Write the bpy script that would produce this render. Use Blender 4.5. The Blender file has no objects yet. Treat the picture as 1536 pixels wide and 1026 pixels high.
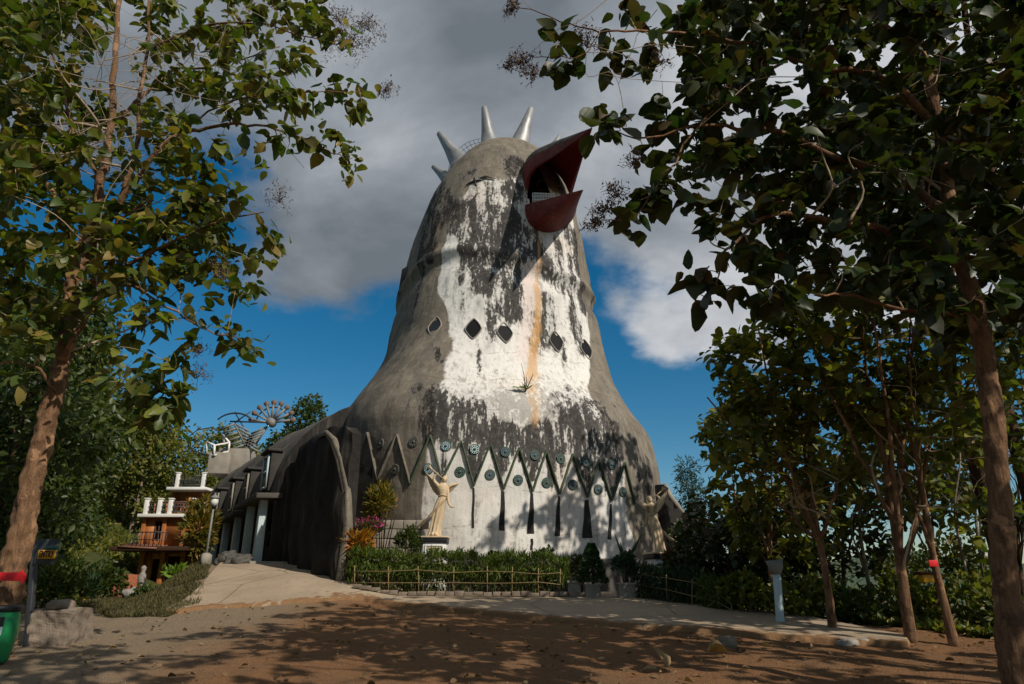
import bpy, bmesh, math, random
import numpy as np
from mathutils import Vector, Matrix, noise as mnoise
from mathutils.bvhtree import BVHTree
R = math.radians
C = bpy.context.scene
COL = C.collection
rng = np.random.default_rng(7)
random.seed(7)

# ------------------------------------------------------------------ camera, sky, sun, exposure
FPX = 1024.0
TH = math.atan(367 / 1024.0)
CZ = 1.2
cT, sT = math.cos(TH), math.sin(TH)
cam_d = bpy.data.cameras.new('camera')
cam_d.sensor_width = 36; cam_d.lens = 24.0
cam_d.clip_start = 0.05; cam_d.clip_end = 6000
cam = bpy.data.objects.new('camera', cam_d); COL.objects.link(cam)
cam.location = (0, 0, CZ); cam.rotation_euler = (math.pi / 2 + TH, 0, 0)
C.camera = cam
SUN_AZ, SUN_EL = 46.0, 40.0          # azimuth measured from "behind the camera" towards the right
sdir = Vector((math.sin(R(SUN_AZ)) * math.cos(R(SUN_EL)), -math.cos(R(SUN_AZ)) * math.cos(R(SUN_EL)), math.sin(R(SUN_EL))))
sl = bpy.data.lights.new('sun', 'SUN'); sl.energy = 5.0; sl.angle = R(0.5); sl.color = (1.0, 0.91, 0.78)
sun = bpy.data.objects.new('sun', sl); COL.objects.link(sun)
sun.rotation_euler = sdir.to_track_quat('Z', 'Y').to_euler(); sun.location = (30, -40, 60)
C.view_settings.view_transform = 'Standard'; C.view_settings.look = 'None'
C.view_settings.exposure = -0.18; C.view_settings.gamma = 1.0
C.render.use_persistent_data = False
C.cycles.max_bounces = 5; C.cycles.diffuse_bounces = 3; C.cycles.glossy_bounces = 2; C.cycles.transmission_bounces = 3

def make_world():
    w = bpy.data.worlds.new('World'); C.world = w; w.use_nodes = True
    nt = w.node_tree; N = nt.nodes; L = nt.links; N.clear()
    out = N.new('ShaderNodeOutputWorld'); bg = N.new('ShaderNodeBackground'); L.new(bg.outputs[0], out.inputs[0])
    bg.inputs[1].default_value = 0.055
    sky = N.new('ShaderNodeTexSky'); sky.sky_type = 'NISHITA'; sky.sun_disc = False
    sky.sun_elevation = R(SUN_EL); sky.sun_rotation = math.atan2(sdir.x, sdir.y); sky.air_density = 1.0; sky.dust_density = 0.05; sky.ozone_density = 2.2
    hs = N.new('ShaderNodeHueSaturation'); hs.inputs['Saturation'].default_value = 1.45; hs.inputs['Value'].default_value = 1.52; hs.inputs['Hue'].default_value = 0.49
    L.new(sky.outputs[0], hs.inputs['Color'])
    tc = N.new('ShaderNodeTexCoord'); sep = N.new('ShaderNodeSeparateXYZ'); L.new(tc.outputs['Generated'], sep.inputs[0])
    def M(op, a, b=None, c=None, clamp=False):
        n = N.new('ShaderNodeMath'); n.operation = op; n.use_clamp = clamp
        for i, v in enumerate((a, b, c)):
            if v is None: continue
            if isinstance(v, (int, float)): n.inputs[i].default_value = v
            else: L.new(v, n.inputs[i])
        return n.outputs[0]
    zc = M('ADD', sep.outputs[2], 0.28)
    cx = M('DIVIDE', sep.outputs[0], zc); cy = M('DIVIDE', sep.outputs[1], zc)
    cmb = N.new('ShaderNodeCombineXYZ'); L.new(cx, cmb.inputs[0]); L.new(cy, cmb.inputs[1])
    def noise(scale, detail, rough, off, dist=0.0):
        mp = N.new('ShaderNodeMapping'); mp.inputs['Location'].default_value = off; L.new(cmb.outputs[0], mp.inputs[0])
        n = N.new('ShaderNodeTexNoise'); n.inputs['Scale'].default_value = scale; n.inputs['Detail'].default_value = detail
        n.inputs['Roughness'].default_value = rough; n.inputs['Distortion'].default_value = dist
        L.new(mp.outputs[0], n.inputs['Vector']); return n.outputs['Fac']
    n1 = noise(1.7, 9, 0.55, (3.1, 0.4, 0)); n2 = noise(2.6, 8, 0.55, (7.7, 2.2, 0), 0.3); n3 = noise(1.1, 5, 0.5, (1.2, 5.5, 0))
    # cover: clear near the horizon, closed above about 24 degrees
    h = M('MULTIPLY_ADD', sep.outputs[2], 3.4, -1.40)
    h = M('MINIMUM', h, 1.0)
    cov = M('MULTIPLY_ADD', M('SUBTRACT', n1, 0.5), 3.0, h)
    rt = M('MULTIPLY', sep.outputs[0], 0.75)             # more broken cloud towards the right
    rt = M('MAXIMUM', rt, 0.0)
    cov = M('ADD', cov, M('MINIMUM', rt, 0.32))
    def lobe(px, py, c0, c1):
        d = N.new('ShaderNodeVectorMath'); d.operation = 'DOT_PRODUCT'; L.new(tc.outputs['Generated'], d.inputs[0]); uu = (px - 768) / FPX; vv = (513 - py) / FPX; d.inputs[1].default_value = Vector((uu, cT - vv * sT, sT + vv * cT)).normalized()
        g = N.new('ShaderNodeMapRange'); g.interpolation_type = 'SMOOTHSTEP'; g.inputs['From Min'].default_value = c0; g.inputs['From Max'].default_value = c1; L.new(d.outputs['Value'], g.inputs['Value']); return g.outputs[0]
    cov = M('ADD', cov, M('MULTIPLY', lobe(1035, 450, .982, .999), .26))
    mask = N.new('ShaderNodeMapRange'); mask.interpolation_type = 'SMOOTHSTEP'
    mask.inputs['From Min'].default_value = -0.10; mask.inputs['From Max'].default_value = 0.30; L.new(cov, mask.inputs['Value'])
    # cloud brightness: grey bases, sunlit tops to the right
    br = M('MULTIPLY_ADD', M('SUBTRACT', n2, 0.5), 2.3, 0.36)
    br = M('ADD', br, M('MULTIPLY', M('SUBTRACT', n3, 0.5), 1.2))
    br = M('ADD', br, M('MULTIPLY', M('MAXIMUM', sep.outputs[0], -0.1), 1.1))
    # the thinner, sunlit part of the bank to the right of the church
    dt = N.new('ShaderNodeVectorMath'); dt.operation = 'DOT_PRODUCT'; L.new(tc.outputs['Generated'], dt.inputs[0]); u = Vector((0.19, 0.85, 0.48)).normalized(); dt.inputs[1].default_value = u
    gl = N.new('ShaderNodeMapRange'); gl.interpolation_type = 'SMOOTHSTEP'; gl.inputs['From Min'].default_value = .955; gl.inputs['From Max'].default_value = .998; L.new(dt.outputs['Value'], gl.inputs['Value'])
    br = M('ADD', br, M('ADD', M('MULTIPLY', gl.outputs[0], 0.30), M('MULTIPLY', lobe(1020, 450, .98, .999), .04)))
    cr = N.new('ShaderNodeValToRGB'); e = cr.color_ramp.elements
    e[0].position = 0.0; e[0].color = (3.1, 3.6, 4.2, 1); e[1].position = 1.25 / 1.25; e[1].color = (11.5, 11.9, 12.5, 1)
    m = cr.color_ramp.elements.new(0.45); m.color = (5.6, 6.2, 6.9, 1)
    L.new(br, cr.inputs[0])
    mx = N.new('ShaderNodeMix'); mx.data_type = 'RGBA'
    L.new(mask.outputs[0], mx.inputs['Factor']); L.new(hs.outputs[0], mx.inputs['A']); L.new(cr.outputs[0], mx.inputs['B'])
    L.new(mx.outputs['Result'], bg.inputs[0])
make_world()

# ------------------------------------------------------------------ helpers: pixels of a survey photo -> points in the place
def ray(px, py):
    u = (px - 768) / FPX; v = (513 - py) / FPX
    return np.array([u, cT - v * sT, sT + v * cT])
def at(px, py, Y):
    d = ray(px, py); t = Y / d[1]
    return np.array([d[0] * t, Y, CZ + d[2] * t])
def sstep(a, b, x):
    t = np.clip((np.asarray(x, float) - a) / (b - a), 0, 1); return t * t * (3 - 2 * t)

XB_Y = [-20, 6, 8, 13.2, 17.5, 20, 25, 32, 45, 70]; XB_X = [16, 13, 12, 9.2, 6.6, 6.3, 8.6, 9.5, 8, 8]
def ground_z(x, y):
    x = np.asarray(x, float); y = np.asarray(y, float)
    z = 0.08 * (np.clip(y, -2, 22) - 10)
    # path on the left stays level
    lev = sstep(-6.5, -9.5, x)
    z = z * (1 - lev) + np.minimum(z, 0.72) * lev
    # ramp up to the side doors
    xl = np.interp(y, [17, 19, 27, 33], [-8.0, -8.4, -11.6, -14.5])
    r = sstep(18.6, 27, y) * sstep(0, 1, np.clip((x - (xl - 2.3)) / 2.3, 0, 1)) * (1 - sstep(-5.0, -3.0, x))
    z = z + r * (2.0 - z)
    # terrace at the church
    # falls away to the right
    d = np.maximum(0, x - np.interp(y, XB_Y, XB_X)); z = z - 0.45 * np.minimum(d * d / (d + 1.2), 20)
    # rises to a wooded slope on the left and behind
    dl = np.maximum(0, -17 - x); z = z + np.minimum(0.38 * dl, 11) * sstep(18, 36, y)
    db = np.maximum(0, y - 48); z = z + np.minimum(0.12 * db, 6) * sstep(14, -6, x)
    return z
def gz(x, y): return float(ground_z(x, y))
def on_ground(px, py):
    d = ray(px, py); t = np.linspace(3, 80, 6000)
    P = np.array([0, 0, CZ]) + t[:, None] * d
    g = ground_z(P[:, 0], P[:, 1]); k = np.argmax(P[:, 2] < g)
    return P[k]

# ------------------------------------------------------------------ helpers: meshes
class MB:
    def __init__(s): s.V = []; s.L = []; s.T = []; s.M = []; s.n = 0
    def add(s, V, F, m=0):
        V = np.asarray(V, float).reshape(-1, 3); s.V.append(V)
        if isinstance(F, np.ndarray):
            s.L.append((F + s.n).ravel()); s.T.append(np.full(len(F), F.shape[1]))
            s.M.append(np.full(len(F), m))
        else:
            for f in F: s.L.append(np.asarray(f) + s.n)
            s.T.append(np.array([len(f) for f in F])); s.M.append(np.full(len(F), m))
        s.n += len(V); return s
    def raw(s, V, loops, totals, m=0):
        s.V.append(V); s.L.append(loops + s.n); s.T.append(totals); s.M.append(np.full(len(totals), m)); s.n += len(V); return s
    def box(s, c, size, rz=0.0, m=0, taper=1.0):
        x, y, z = np.asarray(size, float) / 2
        P = np.array([[-x, -y, -z], [x, -y, -z], [x, y, -z], [-x, y, -z], [-x * taper, -y * taper, z], [x * taper, -y * taper, z], [x * taper, y * taper, z], [-x * taper, y * taper, z]])
        ca, sa = math.cos(rz), math.sin(rz); P = np.c_[P[:, 0] * ca - P[:, 1] * sa, P[:, 0] * sa + P[:, 1] * ca, P[:, 2]] + np.asarray(c)
        return s.add(P, np.array([[0, 3, 2, 1], [4, 5, 6, 7], [0, 1, 5, 4], [1, 2, 6, 5], [2, 3, 7, 6], [3, 0, 4, 7]]), m)
    def bar(s, a, b, w, h=None, m=0, up=(0, 0, 1)):
        a = np.asarray(a, float); b = np.asarray(b, float); h = h or w
        d = b - a; d /= np.linalg.norm(d) + 1e-9; up = np.asarray(up, float)
        sd = np.cross(d, up)
        if np.linalg.norm(sd) < 1e-3: sd = np.cross(d, (1, 0, 0))
        sd /= np.linalg.norm(sd); u = np.cross(sd, d)
        o = [(-1, -1), (1, -1), (1, 1), (-1, 1)]
        P = [a + sd * i * w / 2 + u * j * h / 2 for i, j in o] + [b + sd * i * w / 2 + u * j * h / 2 for i, j in o]
        return s.add(P, np.array([[0, 1, 2, 3], [7, 6, 5, 4], [0, 4, 5, 1], [1, 5, 6, 2], [2, 6, 7, 3], [3, 7, 4, 0]]), m)
    def tube(s, pts, rad, n=8, m=0, lump=0.0, seed=0, closed=False):
        P = np.asarray(pts, float); k = len(P); r = np.broadcast_to(np.asarray(rad, float), (k,))
        T = np.gradient(P, axis=0); T /= np.linalg.norm(T, axis=1)[:, None] + 1e-9
        ref = np.array([0.3, 1, 0.1]) if abs(T[0][2]) > .7 else np.array([0.05, 0, 1.0])
        a = np.linspace(0, 2 * np.pi, n, endpoint=False); out = []
        for i in range(k):
            sd = np.cross(T[i], ref); sd /= np.linalg.norm(sd) + 1e-9; u = np.cross(sd, T[i])
            rr = r[i] * np.ones(n)
            if lump: rr = rr * (1 + lump * np.sin(a * 3 + seed + i * .35) + lump * .8 * np.sin(a * 5 - i * .8 + seed * 2) + lump * .7 * np.sin(i * 1.7 + seed + a))
            out.append(P[i] + np.cos(a)[:, None] * sd * rr[:, None] + np.sin(a)[:, None] * u * rr[:, None])
        V = np.concatenate(out); F = []
        i0 = np.arange(k - 1)[:, None] * n; j = np.arange(n)[None]; j2 = (j + 1) % n
        F = np.stack([i0 + j, i0 + j2, i0 + n + j2, i0 + n + j], -1).reshape(-1, 4)
        s.add(V, F, m)
        if not closed:
            base = s.n - len(V)
            s.L.append(np.arange(n)[::-1] + base); s.T.append(np.array([n])); s.M.append(np.array([m]))
            s.L.append(np.arange(n) + base + (k - 1) * n); s.T.append(np.array([n])); s.M.append(np.array([m]))
        return s
    def lathe(s, prof, c=(0, 0, 0), n=24, m=0, sx=1, sy=1):
        prof = np.asarray(prof, float); a = np.linspace(0, 2 * np.pi, n, endpoint=False); k = len(prof)
        V = np.concatenate([np.c_[np.cos(a) * r * sx, np.sin(a) * r * sy, np.full(n, z)] for r, z in prof]) + np.asarray(c)
        i0 = np.arange(k - 1)[:, None] * n; j = np.arange(n)[None]; j2 = (j + 1) % n
        F = np.stack([i0 + j, i0 + j2, i0 + n + j2, i0 + n + j], -1).reshape(-1, 4)
        s.add(V, F, m)
        b = s.n - len(V); s.L += [np.arange(n)[::-1] + b, np.arange(n) + b + (k - 1) * n]; s.T.append(np.array([n, n])); s.M.append(np.array([m, m])); return s
    def grid(s, P, m=0, closed=False):
        a, b = P.shape[:2]; jj = b if closed else b - 1
        i = np.arange(a - 1)[:, None]; j = np.arange(jj)[None]
        F = np.stack([i * b + j, i * b + (j + 1) % b, (i + 1) * b + (j + 1) % b, (i + 1) * b + j], -1).reshape(-1, 4)
        return s.add(P.reshape(-1, 3), F, m)
    def prism(s, poly, off, m=0):          # planar polygon (points) extruded by vector off
        P = np.asarray(poly, float); n = len(P); V = np.r_[P, P + np.asarray(off)]
        F = [list(range(n))[::-1], [n + i for i in range(n)]] + [[i, (i + 1) % n, n + (i + 1) % n, n + i] for i in range(n)]
        return s.add(V, F, m)
    def mesh(s, name, mats, smooth=False):
        me = bpy.data.meshes.new(name)
        V = np.concatenate(s.V); L = np.concatenate(s.L).astype(np.int32); T = np.concatenate(s.T).astype(np.int32); M = np.concatenate(s.M).astype(np.int32)
        me.vertices.add(len(V)); me.vertices.foreach_set('co', V.astype(np.float32).ravel())
        me.loops.add(len(L)); me.loops.foreach_set('vertex_index', L)
        me.polygons.add(len(T)); st = np.r_[0, np.cumsum(T)[:-1]].astype(np.int32)
        me.polygons.foreach_set('loop_start', st); me.polygons.foreach_set('loop_total', T)
        me.polygons.foreach_set('material_index', M)
        if smooth: me.polygons.foreach_set('use_smooth', np.ones(len(T), bool))
        for q in (mats if isinstance(mats, (list, tuple)) else [mats]): me.materials.append(q)
        me.update(calc_edges=True); me.validate(); return me
    def build(s, name, mats, parent=None, smooth=False, bevel=0.0, loc=None):
        if loc is not None:
            s.V = [np.concatenate(s.V) - np.asarray(loc)]
        o = bpy.data.objects.new(name, s.mesh(name, mats, smooth)); COL.objects.link(o)
        if loc is not None: o.location = loc
        if parent is not None:
            o.parent = parent
            o.matrix_parent_inverse = Matrix.Translation(-pw(parent))
        if bevel:
            b = o.modifiers.new('bevel', 'BEVEL'); b.width = bevel; b.segments = 2; b.limit_method = 'ANGLE'
        return o
def pw(o):
    v = Vector(o.location)
    return v if o.parent is None else v
def empty(name, loc=(0, 0, 0)):
    o = bpy.data.objects.new(name, None); COL.objects.link(o); o.location = loc; o.empty_display_size = .3; return o
def tag(o, label=None, cat=None, group=None, kind=None):
    if label: o['label'] = label
    if cat: o['category'] = cat
    if group: o['group'] = group
    if kind: o['kind'] = kind
    return o
def thing(name, loc, label, cat, group=None): return tag(empty(name, tuple(float(v) for v in loc)), label, cat, group)
def copy_tree(root, loc, rz=0.0, sc=1.0, label=None):
    kids = {}
    for o in bpy.data.objects:
        if o.parent: kids.setdefault(o.parent.name, []).append(o)
    def cp(o, par):
        c = o.copy(); COL.objects.link(c)
        if par is not None: c.parent = par; c.matrix_parent_inverse = o.matrix_parent_inverse.copy()
        for ch in kids.get(o.name, ()): cp(ch, c)
        return c
    r = cp(root, None); r.location = loc; r.rotation_euler = (0, 0, rz); r.scale = (sc,) * 3
    if label: r['label'] = label
    return r

# ------------------------------------------------------------------ helpers: materials
class NT:
    def __init__(s, name):
        s.m = bpy.data.materials.new(name); s.m.use_nodes = True; s.t = s.m.node_tree; s.N = s.t.nodes; s.L = s.t.links
        s.bsdf = s.N['Principled BSDF']; s.out = s.N['Material Output']; s.co = s.N.new('ShaderNodeTexCoord').outputs['Object']
    def set(s, sock, v):
        if isinstance(v, (int, float)): sock.default_value = v
        elif isinstance(v, tuple): sock.default_value = v if len(v) == len(sock.default_value) else (*v, 1)
        else: s.L.new(v, sock)
    def mp(s, scale=(1, 1, 1), loc=(0, 0, 0), vec=None):
        n = s.N.new('ShaderNodeMapping'); n.inputs['Scale'].default_value = scale; n.inputs['Location'].default_value = loc
        s.L.new(vec or s.co, n.inputs[0]); return n.outputs[0]
    def noise(s, scale, detail=4, rough=.55, vec=None, dist=0):
        n = s.N.new('ShaderNodeTexNoise'); n.inputs['Scale'].default_value = scale; n.inputs['Detail'].default_value = detail; n.inputs['Roughness'].default_value = rough
        n.inputs['Distortion'].default_value = dist; s.L.new(vec or s.co, n.inputs['Vector']); return n.outputs['Fac']
    def vor(s, scale, vec=None, feat='F1', out='Distance'):
        n = s.N.new('ShaderNodeTexVoronoi'); n.inputs['Scale'].default_value = scale; n.feature = feat; s.L.new(vec or s.co, n.inputs['Vector']); return n.outputs[out]
    def math(s, op, a, b=0.0, clamp=False):
        n = s.N.new('ShaderNodeMath'); n.operation = op; n.use_clamp = clamp; s.set(n.inputs[0], a); s.set(n.inputs[1], b); return n.outputs[0]
    def ss(s, v, a, b):
        n = s.N.new('ShaderNodeMapRange'); n.interpolation_type = 'SMOOTHSTEP'; n.inputs['From Min'].default_value = a; n.inputs['From Max'].default_value = b; s.L.new(v, n.inputs['Value']); return n.outputs[0]
    def mix(s, f, a, b, mode='MIX'):
        n = s.N.new('ShaderNodeMix'); n.data_type = 'RGBA'; n.blend_type = mode
        s.set(n.inputs['Factor'], f); s.set(n.inputs['A'], a); s.set(n.inputs['B'], b); return n.outputs['Result']
    def ramp(s, v, *stops):
        n = s.N.new('ShaderNodeValToRGB'); e = n.color_ramp.elements
        while len(e) < len(stops): e.new(.5)
        for q, (p, c) in zip(e, stops): q.position = p; q.color = (*c, 1)
        s.L.new(v, n.inputs[0]); return n.outputs[0]
    def attr(s, name):
        n = s.N.new('ShaderNodeAttribute'); n.attribute_name = name; return n.outputs['Fac']
    def bump(s, h, strength=.4, dist=.02, prev=None):
        n = s.N.new('ShaderNodeBump'); n.inputs['Strength'].default_value = strength; n.inputs['Distance'].default_value = dist
        s.L.new(h, n.inputs['Height'])
        if prev is not None: s.L.new(prev, n.inputs['Normal'])
        return n.outputs[0]
    def fin(s, col, rough=.8, bump=None, spec=.3, metal=0.0):
        s.set(s.bsdf.inputs['Base Color'], col); s.set(s.bsdf.inputs['Roughness'], rough); s.bsdf.inputs['Specular IOR Level'].default_value = spec
        s.bsdf.inputs['Metallic'].default_value = metal
        if bump is not None: s.L.new(bump, s.bsdf.inputs['Normal'])
        return s.m
def plain(name, col, rough=.7, var=.25, scale=6, spec=.3, metal=0.0, bump=.25):
    t = NT(name); n = t.noise(scale, 6, .6); n2 = t.noise(scale * 7, 4, .6)
    c = t.ramp(n, (.25, tuple(v * (1 - var) for v in col)), (.75, tuple(min(1, v * (1 + var)) for v in col)))
    c = t.mix(.25, c, t.ramp(n2, (.3, tuple(v * (1 - var) for v in col)), (.7, tuple(min(1, v * (1 + var)) for v in col))))
    return t.fin(c, rough, t.bump(n2, bump, .01), spec, metal)
def leafmat(name, cols, trans=.35, rough=.45, spec=.35):
    t = NT(name)
    g = t.N.new('ShaderNodeNewGeometry')
    k = len(cols); c = t.ramp(g.outputs['Random Per Island'], *[(i / max(1, k - 1) * .96 + .02, q) for i, q in enumerate(cols)])
    nz = t.noise(9, 3); c = t.mix(.35, c, t.mix(1.0, c, t.ramp(nz, (.3, (.55, .55, .5)), (.7, (1.25, 1.2, 1.0))), 'MULTIPLY'))
    t.fin(c, rough, None, spec)
    tr = t.N.new('ShaderNodeBsdfTranslucent'); t.L.new(t.mix(1.0, c, (1.5, 1.7, .6), 'MULTIPLY'), tr.inputs[0])
    ms = t.N.new('ShaderNodeMixShader'); ms.inputs[0].default_value = trans
    t.L.new(t.bsdf.outputs[0], ms.inputs[1]); t.L.new(tr.outputs[0], ms.inputs[2]); t.L.new(ms.outputs[0], t.out.inputs[0])
    return t.m
def barkmat(name, dark, light, scale=1.0):
    t = NT(name); v = t.mp((13 * scale, 13 * scale, 2.2 * scale)); n = t.noise(1.0, 9, .68, v, 1.2); n2 = t.noise(2.2 * scale, 5); n3 = t.noise(30 * scale, 3)
    c = t.ramp(n, (.3, dark), (.62, light)); c = t.mix(t.ss(n2, .56, .60), c, tuple(min(1, q * 1.6) for q in light)); c = t.mix(t.math('MULTIPLY', t.ss(t.noise(3.1 * scale, 6), .42, .36), .8), c, dark)
    c = t.mix(.3, c, t.ramp(n3, (.3, dark), (.7, light)))
    return t.fin(c, .9, t.bump(n3, .3, .01, t.bump(n, .8, .04)), .15)

M = {}
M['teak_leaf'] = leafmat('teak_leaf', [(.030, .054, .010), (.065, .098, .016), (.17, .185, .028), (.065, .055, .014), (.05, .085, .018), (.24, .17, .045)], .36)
M['teak_shaded'] = leafmat('teak_leaf_shaded', [(.018, .036, .009), (.03, .05, .012), (.045, .055, .014), (.035, .032, .012), (.022, .045, .012), (.07, .045, .018)], .30)  # teak leaf again, darkened: the shade on this foliage is in the colour
M['wood_leaf'] = leafmat('woodland_leaf', [(.05, .075, .012), (.12, .135, .022), (.22, .21, .035), (.06, .09, .018), (.16, .125, .032)], .35)
M['fine_leaf'] = leafmat('fine_leaf', [(.024, .044, .010), (.042, .068, .013), (.08, .10, .020), (.03, .055, .014)], .35)
M['pine_leaf'] = leafmat('needle_leaf', [(.018, .045, .018), (.03, .065, .024), (.025, .05, .02)], .2)
M['hedge_leaf'] = leafmat('hedge_leaf', [(.045, .085, .009), (.075, .125, .013), (.11, .155, .018), (.085, .085, .018)], .3)
M['croton'] = leafmat('croton_leaf', [(.10, .12, .015), (.20, .14, .015), (.06, .08, .015), (.28, .16, .02), (.05, .07, .014)], .35)
M['orange_leaf'] = leafmat('orange_leaf', [(.45, .13, .01), (.55, .20, .015), (.30, .10, .012), (.12, .12, .02), (.5, .24, .02)], .35)
M['pink'] = leafmat('pink_flower', [(.42, .06, .22), (.50, .10, .30), (.33, .05, .16), (.06, .09, .02)], .35)
M['purple'] = leafmat('purple_flower', [(.03, .05, .014), (.10, .02, .06), (.05, .03, .03), (.035, .055, .014), (.18, .04, .12)], .3)
M['lime'] = leafmat('lime_leaf', [(.12, .20, .02), (.17, .26, .03), (.09, .15, .02)], .35)
M['red_leaf'] = leafmat('dark_red_leaf', [(.10, .02, .015), (.06, .03, .015), (.04, .05, .015)], .3)
M['dry'] = leafmat('dry_leaf', [(.22, .13, .06), (.14, .08, .04), (.30, .20, .10), (.10, .06, .035)], .15, .7)
M['panicle'] = plain('dried_panicle', (.11, .075, .055), .9, .3)
M['bark'] = barkmat('teak_bark', (.055, .030, .017), (.22, .125, .068))
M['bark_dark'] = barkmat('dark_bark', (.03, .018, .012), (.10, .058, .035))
M['bark_pale'] = barkmat('pale_bark', (.09, .07, .05), (.25, .20, .145))
M['conc'] = plain('grey_concrete', (.25, .225, .19), .9, .35, 1.5)
M['conc_dark'] = plain('dark_concrete', (.075, .07, .062), .9, .5, 1.2)
M['dry_strand'] = leafmat('dry_strand', [(.09, .07, .025), (.06, .075, .015), (.13, .10, .04), (.04, .05, .012)], .2)
M['dormer'] = plain('black_stained_plaster', (.04, .037, .034), .9, .5, 1.6)
M['white'] = plain('white_paint', (.70, .69, .66), .6, .12, 3)
M['pale_blue'] = plain('pale_blue_paint', (.42, .50, .52), .6, .2, 3)
M['black'] = plain('black_paint', (.012, .012, .014), .45, .3, 5)
M['steel'] = plain('galvanised_steel', (.25, .255, .26), .5, .4, 2.2, .5, .35)
M['twig'] = plain('pale_twig_bark', (.33, .25, .175), .85, .4, 5)
M['rust'] = plain('rusty_metal', (.15, .10, .075), .8, .35, 4)
M['dkmetal'] = plain('dark_metal', (.05, .05, .055), .5, .3, 5, .4, .4)
M['grmetal'] = plain('grey_metal', (.18, .18, .17), .6, .25, 4)
M['red_paint'] = plain('red_paint', (.17, .022, .018), .55, .45, 1.4)
t_ = NT('flaking_red_paint'); n_ = t_.noise(1.1, 8, .65); m_ = t_.noise(6, 6, .65); k_ = t_.noise(1.0, 7, .62, t_.mp((3, 3, .5)))
c_ = t_.ramp(n_, (.3, (.075, .015, .013)), (.5, (.14, .022, .019)), (.72, (.18, .042, .035))); c_ = t_.mix(t_.math('MULTIPLY', t_.ss(k_, .5, .68), .7), c_, (.06, .028, .022)); c_ = t_.mix(t_.math('MULTIPLY', t_.ss(m_, .58, .68), .55), c_, (.25, .16, .13))
M['red_paint'] = t_.fin(c_, .7, t_.bump(m_, .4, .02, t_.bump(n_, .5, .05)), .2)
M['red_sign'] = plain('red_sign_paint', (.62, .015, .02), .5, .12, 6)
M['green_plastic'] = plain('green_plastic', (.010, .22, .07), .35, .15, 4, .5)
M['teal'] = plain('teal_paint', (.02, .16, .14), .5, .3, 8)
M['greenp'] = plain('green_trim_paint', (.055, .075, .045), .7, .4, 3)
M['yellow'] = plain('yellow_paint', (.68, .33, .015), .5, .12, 6)
M['ochre'] = plain('ochre_stone', (.52, .40, .26), .65, .22, 7)
M['stone'] = plain('rough_stone', (.19, .15, .115), .95, .45, 4, .2, 0, .8)
M['pebble'] = plain('pale_pebble_stone', (.24, .22, .20), .9, .5, 9, .2, 0, .8)
M['bamboo'] = plain('bamboo', (.20, .14, .06), .55, .3, 5)
M['brick'] = plain('red_brick', (.32, .11, .055), .85, .3, 8)
M['brown_wood'] = plain('brown_timber', (.36, .135, .042), .6, .3, 2.5)
M['dark_wood'] = plain('dark_timber', (.05, .025, .015), .6, .3, 2.5)
M['terracotta'] = plain('roof_tile', (.20, .09, .06), .8, .3, 4)
M['glass'] = plain('dark_glass', (.010, .012, .016), .12, .2, 2, .6)
M['dark_pane'] = plain('dusty_dark_pane', (.006, .006, .008), .6, .4, 3, .12)
M['rosette_green'] = plain('rosette_green', (.03, .095, .078), .5, .35, 12)
M['rosette_blue'] = plain('rosette_blue', (.045, .11, .15), .6, .4, 12)
M['rosette_grey'] = plain('weathered_rosette', (.10, .10, .088), .85, .4, 8)
M['orange_paint'] = plain('orange_sticker', (.55, .12, .02), .5, .1, 5)
M['bluewhite'] = plain('pale_sticker', (.50, .58, .62), .4, .1, 5)
M['lamp_glass'] = plain('lamp_glass', (.62, .64, .62), .2, .05, 3, .5)

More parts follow.
